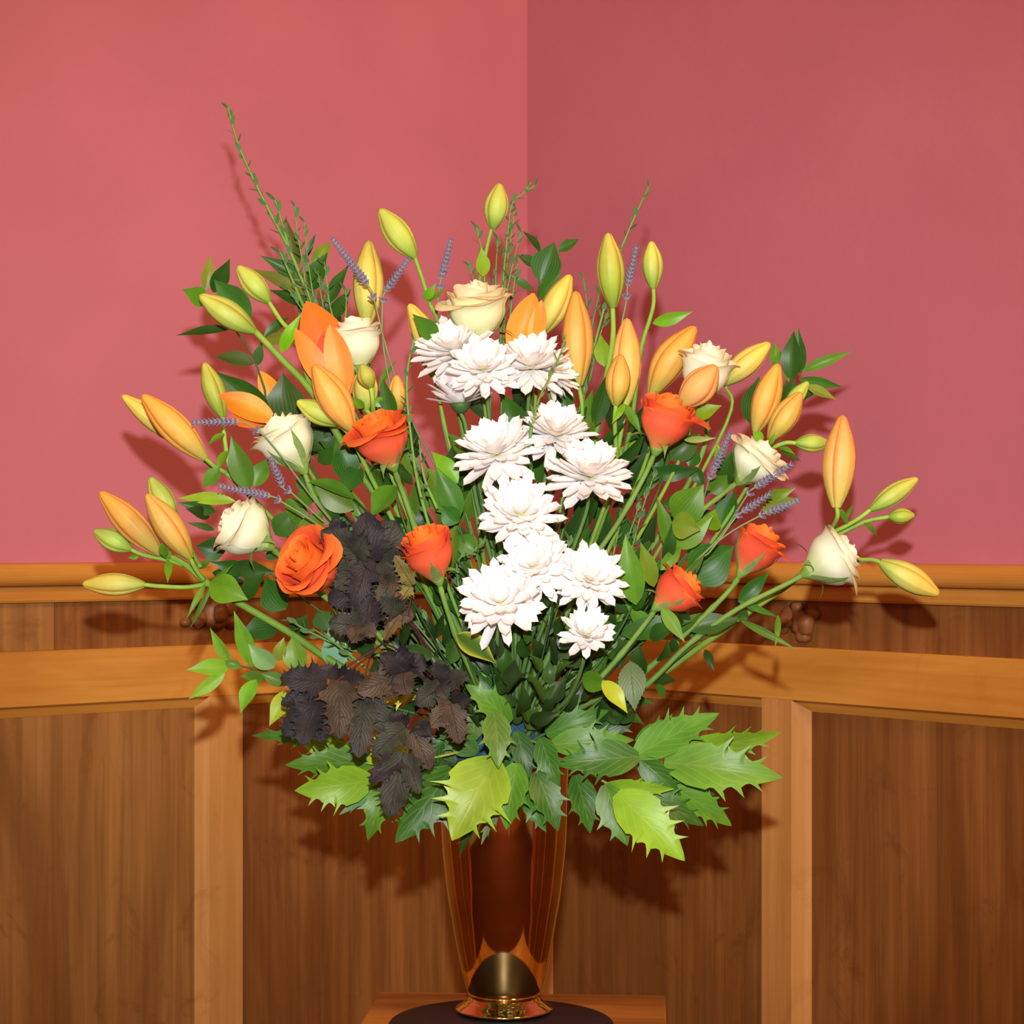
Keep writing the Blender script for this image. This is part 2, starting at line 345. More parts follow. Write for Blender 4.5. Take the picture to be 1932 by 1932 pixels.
lathe('foam_block', [(.001, ZY(1500)), (100 * k0, ZY(1500)), (104 * k0, ZY(1440)), (80 * k0, ZY(1385)), (62 * k0, ZY(1350)), (40 * k0, ZY(1338)), (.001, ZY(1334))], vb, M_FOAM, foam, 28)

# ---------------------------------------------------------------- plant builders
GREEN = (96, 140, 52)
def root_pt(px, spread=1.0):
    x = 968 + max(-52, min(52, (px - 968) * .10)) * spread + random.uniform(-10, 10)
    return V(x, 1395 + random.uniform(-12, 18), random.uniform(-.028, .02))
def path(pts, root=True, rootdz=None):
    """pixel path head -> foot; the foot runs down into the foam"""
    P = [V(*p) for p in pts]
    if root:
        r = root_pt(pts[-1][0]); last = P[-1]
        P.append(last.lerp(r, .5) + Vector((0, -.004, 0))); P.append(r)
    return P
def frame(axis, n):
    a = axis.normalized(); s = a.cross(n)
    if s.length < 1e-4: s = a.cross(Vector((.3, .1, 1)))
    s.normalize(); return a, s, s.cross(a).normalized()
def blade(B, T, w, col, mat, name, parent, roll=0.0, bend=.08, fold=.25, prof=None, teeth=None, edge=None, tipcol=None, rows=11, wave=0.0, droop=0.0, nhint=None, basecol=None):
    """a leaf between two points: rows x 7 grid with midrib crease, bend, optional teeth (count, size)"""
    ax = T - B; Ln = ax.length; a, s, n = frame(ax, nhint or Vector((0, -1, .15)))
    R = Matrix.Rotation(roll, 3, a); s = R @ s; n = R @ n
    prof = prof or (lambda t: (math.sin(PI * min(1, t ** .78)) ** .95) * (1 - .35 * max(0, (t - .55) / .45)) if 0 < t < 1 else 0)
    ts = []
    if teeth:
        cnt, size, lean = teeth; 
        t0_ = .38 if mat is M_HOLLY else .10; t1_ = .82 if mat is M_HOLLY else .94
        if t0_ > .2: ts += [(.14, 0, 0), (.22, 0, 0)]
        for i in range(cnt):
            stp = (t1_ - t0_) / cnt; base_t = t0_ + stp * i
            ts += [(base_t, 0, 0), (base_t + stp * .22, -.30, 0), (base_t + stp * .45, -.30, 0), (base_t + stp * .62, .10, .2), (base_t + stp * .74, 1, 1), (base_t + stp * .84, -.05, .1)]
        ts = [(0, 0, 0), (.04, 0, 0), (.08, 0, 0)] + ts + [(.935, 0, 0), (.965, 0, 0), (1, 0, 0)]
    else: ts = [(i / rows, 0, 0) for i in range(rows + 1)]
    cl = lin(col); ce = lin(edge) if edge else cl; ct = lin(tipcol) if tipcol else None; cb = lin(basecol) if basecol else None
    js = (-1, -.66, -.33, 0, .33, .66, 1)
    vs, cs, uv, fs = [], [], [], []; ph = random.uniform(0, 6)
    for t, tooth, pk in ts:
        hw = w * .5 * max(prof(t), .012)
        p = B + ax * t + n * (bend * Ln * math.sin(PI * t)) + Vector((0, 0, -droop * Ln * t * t))
        for j in js:
            wj = hw * j
            sh = 0
            if teeth and abs(j) > .9:
                wj = j * (hw * (1 + .0 * tooth) + tooth * size * w * (.5 + .5 * math.sin(PI * min(1, t * 1.1)))); sh = pk * lean * Ln
            z = fold * abs(wj) + wave * w * math.sin(t * 9 + j * 2 + ph) * abs(j)
            vs.append(p + s * wj + n * z + ax.normalized() * sh)
            c = mixc(cl, ce, (abs(j) ** 3))
            if ct: c = mixc(c, ct, max(0, t - .45) / .5)
            if cb: c = mixc(cb, c, t / .4)
            cs.append(c); uv.append((j, t))
    m = len(js)
    for i in range(len(ts) - 1):
        for j in range(m - 1): fs.append((i * m + j, i * m + j + 1, (i + 1) * m + j + 1, (i + 1) * m + j))
    return link(name, mesh(name, vs, fs, mat, cs, uv), parent)
def vary(c, a=.10):
    f = 1 + random.uniform(-a, a); return tuple(max(3, min(255, v * f * (1 + random.uniform(-.04, .04)))) for v in c)
def pxleaf(parent, bx, by, tx, ty, w, col, dz=0.0, dt=None, mat=None, name='leaf', **kw):
    if dt is None: dt = dz + random.uniform(-.02, .012)
    kw.setdefault('roll', random.uniform(-.45, .45)); kw.setdefault('bend', random.uniform(.02, .12))
    if col[1] > col[0] * .9: col = (col[0] * .90, col[1] * .93, col[2] * (.62 if (mat or M_LEAF) is M_LEAF and col[2] < 90 else .9))
    return blade(V(bx, by, dz), V(tx, ty, dt), w * K(dz) * 1.06, vary(col), mat or M_LEAF, name, parent, **kw)

LILY_COL = {
 'g': ((124, 164, 54), (180, 206, 92), (200, 208, 90)), 'y': ((156, 178, 70), (214, 208, 108), (230, 204, 86)),
 'G': ((120, 160, 50), (170, 190, 70), (190, 190, 80)),
 'o': ((172, 168, 76), (234, 180, 86), (244, 172, 72)), 'm': ((150, 150, 50), (214, 178, 84), (228, 176, 84)), 'p': ((190, 196, 96), (244, 190, 110), (244, 170, 90))}
def lily_bud(parent, bx, by, tx, ty, w, kind, dz, dt, bend=0.0, twist=None, name='bud'):
    B, T = V(bx, by, dz), V(tx, ty, dt); ax = T - B; Ln = ax.length; a, s, n = frame(ax, Vector((0, -1, 0)))
    R = w * K(dz) * .5; cb, cm, ct = [lin(vary(c, .04)) for c in LILY_COL[kind]]
    twist = random.uniform(-.5, .5) if twist is None else twist
    def prof(t): 
        q = .07 + .93 * t; v = math.sin(PI * min(1, q ** 1.06 * .985)) ** .80
        if t > .86: v = max(v, .50 * math.sqrt(max(0, 1 - ((t - .80) / .20) ** 2)))
        return max(v, .03) if t < 1 else .03
    def ctr(t): return B + ax * t + s * (bend * Ln * math.sin(PI * t))
    def colr(t): return mixc(cb, cm, t / .35) if t < .35 else mixc(cm, ct, (t - .35) / .6)
    T_ = [0, .03, .08, .15, .24, .34, .45, .56, .67, .77, .86, .91, .95, .98, 1.0]
    # inner body (the three inner tepals seen in the seams)
    vs, fs, cs = [], [], []; seg = 12
    for i, t in enumerate(T_):
        for k in range(seg):
            an = 2 * PI * k / seg; r = R * .93 * prof(t) * (1 - .03 * math.cos(3 * an))
            vs.append(ctr(t * .985) + (s * math.cos(an) + n * math.sin(an)) * r)
            c = colr(t); cs.append((c[0] * .80, c[1] * .52, c[2] * .35))
        if i:
            for k in range(seg):
                q = (k + 1) % seg; o = (i - 1) * seg; fs.append((o + k, o + q, o + seg + q, o + seg + k))
    fs.append(tuple(range(seg))[::-1])
    bd = link(name, mesh(name, vs, fs, M_LILY, cs), parent)
    bd.parent = parent
    for q in range(3):
        c0 = PI / 2 + twist + q * 2 * PI / 3; vs, fs, cs = [], [], []; js = (-1, -.86, -.6, -.3, -.1, 0, .1, .3, .6, .86, 1)
        for i, t in enumerate(T_):
            for j in js:
                an = c0 + j * math.radians(58.5)
                r = R * prof(t) * (1.0 + .055 * (1 - abs(j)) ** 2 - (.13 if abs(j) > .95 else 0) - .022 * (1 if .05 < abs(j) < .2 else 0))
                vs.append(ctr(t) + (s * math.cos(an) + n * math.sin(an)) * r)
                c = colr(t)
                rib = max(0, 1 - abs(j) / .25) * (1 - t * .8) * .35
                c = mixc(c, lin((150, 185, 70)), rib); e = abs(j) ** 4 * .55
                cs.append(mixc(c, (c[0] * .9, c[1] * .62, c[2] * .5), e))
        m = len(js)
        for i in range(len(T_) - 1):
            for j in range(m - 1): fs.append((i * m + j, i * m + j + 1, (i + 1) * m + j + 1, (i + 1) * m + j))
        tp = link('tepal', mesh('tepal', vs, fs, M_LILY, cs), bd)
        tp.matrix_local = Matrix.Identity(4)
    return bd
def tepal(parent, bx, by, tx, ty, w, dz, dt, cin, cout, roll=0.0, bend=.12, fold=.35, name='tepal'):
    pf = lambda t: (math.sin(PI * min(1, .08 + .92 * t ** .95)) ** .7) if t < 1 else .02
    return blade(V(bx, by, dz), V(tx, ty, dt), w * K(dz), cin, M_LILY, name, parent, roll=roll, bend=bend, fold=-fold, prof=pf, rows=16, tipcol=cout, wave=.0)
def lily(label, stem, buds, leaves=(), group=None, w=10, opens=()):
    P = path(stem); o = thing('lily_stem', P[-1], label, 'lily', group or 'lily stems in the vase')
    tube('stem', P, w * .34 * k0, w * .5 * k0, M_STEM, o, (134, 176, 62), (56, 92, 34), seg=9)  # stem darkens towards the foot: inner shade put into its colour
    for b in buds:
        bx, by, tx, ty, bw, kind, dz, dt = b[:8]; att = b[8] if len(b) > 8 else None
        lily_bud(o, bx, by, tx, ty, bw, kind, dz, dt, *(b[9:10] if len(b) > 9 else ()))
        if att:
            pts = [V(bx + (tx - bx) * .03, by + (ty - by) * .03, dz)] + [V(*q) for q in att]
            v, f, c = tube_data(catmull(pts, 6), 4.2 * k0, 4.6 * k0, 8, lin((150, 190, 74)), lin((120, 165, 60)))
            link('pedicel', mesh('pedicel', v, f, M_STEM, c), o)
    for l in opens: tepal(o, *l)
    for l in leaves: pxleaf(o, *l)
    return o
BR = (110, 165, 40); MG = (84, 130, 44); DG = (42, 88, 30); OL = (128, 138, 56); YG = (150, 175, 60); GG = (72, 110, 76); DK = (30, 62, 26)
OI = (255, 110, 8); OO = (236, 150, 50)

# ---------------------------------------------------------------- lilies
lily('lily stem low on the left with five buds over the wooden rail', [(300, 1045, .02), (345, 1062, .01), (408, 1112, .0), (540, 1190, -.01), (650, 1262, -.02)],
 [(273, 1103, 155, 1102, 43, 'y', .0, .0, [(300, 1106, 0), (350, 1108, 0), (392, 1102, 0)]),
  (248, 1037, 176, 1001, 40, 'g', .02, .02, [(270, 1047, .02), (312, 1056, .015), (345, 1066, .01)]),
  (303, 1046, 188, 928, 54, 'o', .01, .0, [(320, 1055, .01)]), (330, 985, 283, 900, 44, 'g', .05, .05, [(352, 1010, .04), (362, 1040, .03), (378, 1070, .01)]),
  (360, 1054, 276, 932, 54, 'm', -.02, -.03, [(370, 1075, -.01), (385, 1095, 0)])],
 [(395, 1100, 468, 1132, 54, BR, -.02, -.03), (388, 1100, 352, 1168, 11, BR, -.01), (398, 1106, 358, 1186, 10, MG, -.01), (322, 1052, 305, 1040, 18, BR, 0),
  (318, 1056, 316, 1100, 14, BR, -.01), (380, 1072, 400, 1052, 12, MG, .02), (400, 1098, 440, 1065, 12, MG, 0), (262, 1050, 240, 1052, 9, BR, .01), (365, 1050, 345, 1000, 12, BR, .01), (310, 1050, 308, 1020, 18, MG, -.01)], w=17)
lily('lily stem at the left edge with two long orange buds and a green one', [(425, 893, .02), (440, 905, .02), (520, 985, .03), (640, 1110, .03)],
 [(388, 866, 268, 745, 56, 'o', .0, -.01, [(405, 880, .01), (428, 893, .02)]), (350, 838, 230, 746, 42, 'y', .04, .04, [(400, 880, .03)]),
  (421, 788, 385, 684, 42, 'G', .02, .02, [(424, 830, .02), (430, 870, .02), (440, 905, .02)])],
 [(470, 925, 436, 822, 44, MG, -.01, -.02), (480, 918, 506, 864, 34, MG, -.01), (414, 884, 382, 920, 28, MG, 0), (424, 818, 392, 840, 13, BR, 0), (430, 850, 410, 890, 16, BR, .01), (445, 946, 335, 940, 24, YG, .02), (408, 966, 335, 948, 24, DG, .03),
  (440, 905, 470, 870, 18, BR, 0)], w=12)
lily('open orange lily lying low behind the left white rose', [(512, 775, .05), (560, 850, .05), (680, 1040, .04)], [], [], opens=[
 (518, 775, 420, 730, 44, .05, .04, OO, OI, .9, .10, .3), (512, 790, 408, 748, 52, .02, .01, (240, 160, 44), OI, -.5, -.06, .3), (505, 795, 425, 790, 30, .05, .03, (255, 120, 30), (250, 100, 20), -.3, .0, .3), (525, 770, 490, 700, 40, .06, .06, (238, 150, 40), (240, 160, 50), .2, .1, .2)], w=10)
lily('tall lily stem at the upper left carrying two pale green buds', [(480, 624, .0), (530, 676, .0), (590, 742, .0), (660, 860, .02), (780, 1050, .02)],
 [(481, 626, 376, 557, 50, 'g', .0, -.01), (508, 570, 448, 502, 43, 'g', .03, .03, [(530, 605, .025), (556, 640, .02), (590, 742, 0)])],
 [(530, 665, 568, 592, 24, (120, 190, 20), -.01, -.02, None), (560, 638, 548, 612, 10, BR, .01)][:1], w=17)
lily('half open orange lily with flared petals beside the small white rose', [(650, 722, .0), (672, 800, .02), (760, 990, .02)], [], [], opens=[
 (652, 728, 578, 568, 92, .02, .02, (246, 96, 2), (250, 112, 4), .1, .06, .25), (640, 735, 612, 625, 66, .0, .0, (236, 66, 2), (240, 74, 2), .3, .05, .2),
 (632, 742, 556, 620, 50, -.015, -.03, (214, 146, 66), (250, 140, 50), .35, -.10, -.35), (656, 745, 640, 640, 40, -.02, -.02, (222, 150, 64), (236, 130, 50), -.3, -.06, -.3), (650, 742, 622, 612, 56, -.035, -.035, (222, 156, 74), (236, 156, 72), -.30, -.12, -.45)], w=11)
lily('lily stem beside the orange rose at left with one orange and one lime bud', [(660, 815, -.02), (690, 880, -.01), (780, 1060, .0)],
 [(665, 812, 592, 688, 62, 'o', -.03, -.05), (640, 800, 560, 757, 42, 'g', -.02, -.03, [(662, 822, -.02), (680, 850, -.01)])], w=12)
lily('lily stem with three short buds crowded between orange rose and white rose', [(703, 770, -.01), (720, 850, .0), (800, 1050, .01)],
 [(690, 775, 686, 690, 50, 'y', .01, .0, [(705, 790, 0)]), (700, 732, 682, 688, 34, 'G', -.03, -.035, [(703, 755, -.03), (705, 790, -.01)]), (750, 782, 748, 708, 38, 'm', .01, .0, [(745, 800, .01), (725, 860, 0)])],
 [(686, 770, 665, 748, 18, BR, -.02), (715, 735, 748, 680, 13, MG, .01), (700, 760, 735, 755, 18, BR, 0)], w=9)
lily('single tall lime bud on a curved stem left of the top white rose', [(782, 484, .03), (798, 530, .03), (812, 575, .03), (830, 620, .03), (870, 800, .03), (920, 1100, .0)],
 [(783, 486, 716, 394, 50, 'g', .03, .02)], [(800, 565, 822, 535, 18, BR, .02), (825, 640, 778, 592, 34, (70, 120, 34), .0), (805, 570, 842, 545, 10, BR, .03)], w=11)
lily('orange lily bud curving down behind the topmost white chrysanthemum', [(820, 712, .04), (850, 850, .04), (900, 1050, .03)], [(822, 715, 772, 573, 52, 'y', .05, .04, None, .06)], [], w=10)
lily('big yellow lily bud standing behind the small white rose', [(690, 612, .06), (700, 740, .06), (790, 1000, .04)], [(692, 615, 696, 453, 58, 'y', .06, .05)], [], w=10)
lily('topmost lime lily bud above the cream rose', [(928, 428, .05), (916, 480, .05), (905, 560, .05), (930, 900, .04)],
 [(930, 432, 943, 346, 46, 'g', .05, .04)], [(912, 522, 908, 466, 26, (130, 175, 50), .04, .03)], w=10)
lily('opening orange lily pointing up behind the upper chrysanthemums', [(985, 660, .04), (985, 800, .04), (980, 1050, .03)], [], [], opens=[
 (970, 665, 1008, 553, 60, .035, .03, (240, 150, 50), (255, 150, 50), .0, -.1, -.4), (965, 665, 1004, 552, 40, .045, .04, (255, 120, 30), (255, 140, 50), .6, -.05, -.3), (1005, 660, 1022, 566, 36, .03, .03, (244, 160, 60), (252, 160, 80), -.3, -.1, -.4)], w=10)
lily('yellow lily bud leaning right behind the opening orange lily', [(1022, 628, .06), (1010, 760, .05), (990, 1050, .03)], [(1022, 630, 1076, 518, 52, 'y', .06, .05)], [], w=9)
lily('fat orange lily bud upright just right of the top chrysanthemums', [(1092, 724, .02), (1097, 800, .02), (1060, 1000, .02)], [(1092, 728, 1086, 549, 58, 'o', .02, .02)], [(1100, 860, 1118, 735, 44, (80, 130, 40), .05, .05)], w=11)
lily('very tall lily stem with one long green bud right of centre', [(1156, 578, .02), (1156, 640, .02), (1142, 720, .02), (1122, 830, .02), (1060, 1100, .0)],
 [(1157, 580, 1147, 439, 52, 'G', .02, .01)], [(1140, 692, 1134, 632, 30, (120, 165, 50), .02)], w=14)
lily('small lime bud on a bowed stem with one side leaf, upper right', [(1233, 543, .03), (1232, 580, .03), (1214, 640, .03), (1206, 680, .03), (1180, 850, .03), (1100, 1080, .02)],
 [(1233, 545, 1229, 455, 40, 'g', .03, .03)], [(1231, 610, 1307, 588, 24, (110, 160, 40), .02, .01)], w=11)
lily('peach lily bud with a smaller pinkish green bud in front of it', [(1178, 775, .02), (1168, 840, .02), (1165, 885, .02), (1080, 1120, .0)],
 [(1180, 765, 1183, 600, 58, 'p', .03, .03, [(1176, 790, .02), (1166, 850, .02)]), (1162, 766, 1171, 668, 47, 'm', -.01, -.01, [(1160, 800, .0), (1165, 880, .02)])],
 [(1178, 762, 1154, 800, 13, BR, -.01), (1178, 762, 1210, 820, 18, (90, 150, 40), -.01), (1150, 940, 1165, 800, 26, MG, .03), (1166, 880, 1200, 830, 30, BR, .03), (1150, 900, 1130, 870, 14, BR, .02), (1165, 890, 1125, 880, 14, BR, .02)], w=10)
lily('deep orange lily bud leaning right beside the right hand white rose', [(1228, 742, .05), (1225, 850, .04), (1120, 1100, .0)], [(1228, 745, 1312, 616, 62, 'o', .05, .04, None, -.04)], [], w=10)
lily('peach lily bud resting over the orange rose at upper right', [(1290, 770, .02), (1290, 850, .03), (1150, 1110, .0)], [(1285, 765, 1352, 690, 62, 'p', -.03, -.05, None, .02)],
 [(1310, 790, 1362, 765, 28, (120, 150, 40), .0)], w=10)
lily('yellow lily bud pointing out to the right behind the right white rose', [(1368, 722, .04), (1370, 800, .05), (1200, 1110, .02)], [(1362, 725, 1453, 647, 48, 'y', .04, .03)], [], w=9)
lily('lily stem at the right with an orange, an olive and two green buds', [(1440, 840, .03), (1420, 900, .03), (1330, 1040, .02), (1180, 1230, .0)],
 [(1425, 815, 1468, 686, 52, 'o', .02, .01, [(1430, 835, .03)]), (1452, 830, 1512, 740, 48, 'm', -.01, -.02, [(1440, 850, .03)]), (1480, 775, 1525, 720, 30, 'g', .04, .04, [(1450, 830, .03)]),
  (1500, 836, 1566, 836, 34, 'g', .03, .04, [(1480, 836, .03), (1445, 850, .03)])],
 [(1440, 830, 1420, 815, 18, BR, -.01), (1470, 845, 1500, 858, 12, MG, .02), (1450, 840, 1462, 815, 10, BR, -.02)], w=10)
lily('lily stem at the far right with an upright peach bud and three small ones', [(1556, 1020, .03), (1510, 1085, .03), (1420, 1150, .02), (1300, 1235, .0), (1220, 1290, -.01)],
 [(1578, 958, 1590, 783, 62, 'p', .0, .0, [(1580, 975, .0), (1568, 1000, .02), (1556, 1022, .03)]), (1642, 962, 1732, 902, 38, 'g', .02, .02, [(1610, 985, .02), (1560, 1010, .03)]),
  (1676, 975, 1726, 972, 30, 'G', .03, .03, [(1630, 985, .03), (1560, 1020, .03)]), (1660, 1060, 1772, 1122, 52, 'y', .0, .0, [(1640, 1056, .01), (1580, 1060, .03), (1530, 1070, .03)])],
 [(1600, 990, 1570, 948, 12, MG, .02), (1590, 985, 1610, 950, 8, MG, .02), (1630, 986, 1655, 1012, 12, MG, .02), (1560, 1005, 1580, 990, 24, MG, .04)], w=15)

# ---------------------------------------------------------------- chrysanthemums
def petal_mesh(kind):
    vs, fs, cs = [], [], []; rows = 9; js = (-1, -.5, 0, .5, 1)
    for i in range(rows + 1):
        t = i / rows; w = (.045 + .085 * math.sin(PI * min(1, t * .78 + .05)) ** 1.0) if t < .8 else .13 * math.sqrt(max(0, 1 - ((t - .8) / .2) ** 2)) * (.045 + .085 * math.sin(PI * min(1, .8 * .78 + .05))) / .13
        w = max(w, .006); curve = (.06, .16, -.10, .30)[kind] * t * t
        for j in js:
            vs.append((t * (1 - .04 * abs(j) * t), w * j, curve + .35 * w * j * j)); c = lin((254, 254, 253)); cs.append(mixc(lin((244, 244, 214)), c, t * 5))
    m = len(js)
    for i in range(rows):
        for j in range(m - 1): fs.append((i * m + j, i * m + j + 1, (i + 1) * m + j + 1, (i + 1) * m + j))
    return mesh('petal', vs, fs, M_MUM, cs)
PM = [petal_mesh(k) for k in range(4)]
def mum(label, cx, cy, w, ax, dz, stem, seed, full=1.0, cup=1.0):
    rnd = random.Random(seed); k = K(dz); R = w * .5 * k * 1.08; c = V(cx, cy, dz); a = (Vector(ax).normalized() + Vector((0, -.12, 0))).normalized()
    a, e1, e2 = frame(a, Vector((.2, -1, .1)))
    P = [c - a * R * .42] + path(stem); o = thing('chrysanthemum', P[-1], label, 'chrysanthemum', 'white chrysanthemums up the middle of the arrangement')
    c0 = c - a * R * .18
    tube('stem', P, 3.6 * k, 5.2 * k, M_STEM, o, (98, 132, 64), (46, 78, 32), seg=8)  # foot colour darkened for the shade inside the bouquet
    layers = [(13, 98, 1.0, 0), (14, 86, 1.04, 0), (14, 74, .98, 1), (14, 62, .86, 1), (12, 50, .70, 0), (10, 36, .48, 1), (6, 20, .30, 1)]
    for li, (n, ang, ln, kd) in enumerate(layers):
        n = int(n * full)
        for q in range(n):
            ph = 2 * PI * (q + .5 * (li % 2) + rnd.uniform(-.25, .25)) / n; th = math.radians(ang * cup + rnd.uniform(-9, 9) + (rnd.uniform(5, 28) if li == 0 and cup == 1 and rnd.random() < .35 else 0))
            rad = e1 * math.cos(ph) + e2 * math.sin(ph); d = rad * math.sin(th) + a * math.cos(th); nn = a * math.sin(th) - rad * math.cos(th); sd = nn.cross(d)
            L = R * ln * rnd.uniform(.86, 1.12); wd = R * rnd.uniform(.88, 1.22)
            if ln < .6: wd *= .75
            b = c0 + rad * R * .05 + a * R * (.02 + .045 * li)
            m = Matrix.Identity(4)
            for i in range(3): m[i][0] = d[i] * L; m[i][1] = sd[i] * wd; m[i][2] = nn[i] * L; m[i][3] = b[i]
            p = bpy.data.objects.new('petal', PM[kd if rnd.random() < .8 else rnd.randrange(4)]); C.objects.link(p); p.parent = o
            p.matrix_local = Matrix.Translation(-P[-1]) @ m
    # centre and green cup
    vs, fs, cs = [], [], []
    for i in range(5):
        for j in range(12):
            th = PI / 2 * i / 4; r = R * .14 * math.sin(th) * (1 + .08 * (j % 2)); vs.append(c0 + a * R * (.20 + .10 * math.cos(th)) + (e1 * math.cos(j * PI / 6) + e2 * math.sin(j * PI / 6)) * r); cs.append(lin((222, 226, 90)))
    for i in range(4):
        for j in range(12): fs.append((i * 12 + j, i * 12 + (j + 1) % 12, i * 12 + 12 + (j + 1) % 12, i * 12 + 12 + j))
    link('flower_centre', mesh('flower_centre', vs, fs, M_MUM, cs), o)
    vs, fs, cs = [], [], []; n = 18
    pr = [(.05, -.26), (.14, -.22), (.24, -.10), (.30, .02), (.26, .05)]
    for i, (r, z) in enumerate(pr):
        for j in range(n): vs.append(c0 + a * R * (z + (.05 if i == 3 and j % 2 else 0)) + (e1 * math.cos(2 * PI * j / n) + e2 * math.sin(2 * PI * j / n)) * R * r * (1 + (.08 if j % 2 else 0))); cs.append(lin((70, 104, 50)))
    for i in range(len(pr) - 1):
        for j in range(n): fs.append((i * n + j, i * n + (j + 1) % n, i * n + n + (j + 1) % n, i * n + n + j))
    link('calyx', mesh('calyx', vs, fs, M_SMALL, cs), o)
    return o
mum('white chrysanthemum at the upper left end of the top cluster', 858, 660, 146, (-.3, -.5, .8), -.01, [(868, 760, .02), (900, 900, .02), (950, 1150, 0)], 1)
mum('white chrysanthemum facing out in the middle of the top cluster', 912, 694, 128, (-.08, -.72, .7), -.05, [(925, 800, -.01), (945, 950, -.01), (965, 1150, -.01)], 2)
mum('large white chrysanthemum with a thin green sprig across it, top cluster', 1000, 688, 140, (.0, -.42, .9), -.03, [(995, 790, .0), (985, 950, 0), (975, 1150, 0)], 3)
mum('white chrysanthemum half hidden at the right end of the top cluster', 1046, 704, 96, (.6, -.35, .6), .0, [(1040, 800, .02), (1020, 960, .02), (990, 1150, 0)], 4)
mum('small white chrysanthemum seen from the side under the top cluster', 868, 752, 122, (-.06, .12, 1), -.01, [(880, 812, -.01), (900, 950, 0), (950, 1150, 0)], 5, .9, .74)
mum('white chrysanthemum at the left of the middle row, one petal hanging', 936, 852, 150, (-.22, -.55, .8), -.06, [(950, 950, -.04), (965, 1100, -.02), (972, 1220, -.02)], 6)
mum('white chrysanthemum standing highest in the middle row', 1048, 816, 138, (.12, -.42, .9), -.04, [(1042, 900, -.02), (1020, 1050, -.02), (985, 1220, -.01)], 7)
mum('broad white chrysanthemum at the right end of the middle row', 1112, 894, 156, (.06, -.45, .88), -.07, [(1105, 970, -.04), (1060, 1090, -.03), (1000, 1250, -.02)], 8)
mum('white chrysanthemum alone below the middle row, yellow eye showing', 982, 968, 148, (.0, -.78, .62), -.09, [(985, 1060, -.06), (982, 1150, -.04), (976, 1260, -.03)], 9)
mum('white chrysanthemum left of a touching pair in the lower row', 1008, 1066, 132, (-.25, -.8, .5), -.11, [(1008, 1150, -.07), (995, 1230, -.05), (980, 1300, -.03)], 10)
mum('white chrysanthemum right of a touching pair in the lower row', 1112, 1092, 132, (.18, -.75, .6), -.11, [(1105, 1150, -.08), (1060, 1240, -.05), (1000, 1320, -.03)], 11)
mum('white chrysanthemum at lower left with long spiky petals', 944, 1134, 156, (-.1, -.78, .6), -.13, [(938, 1210, -.10), (948, 1270, -.07), (965, 1330, -.04)], 12, .8)
mum('smallest white chrysanthemum, lowest of them all', 1106, 1196, 106, (.05, -.7, .7), -.14, [(1098, 1258, -.11), (1070, 1320, -.07), (1010, 1370, -.04)], 13, .85, .80)

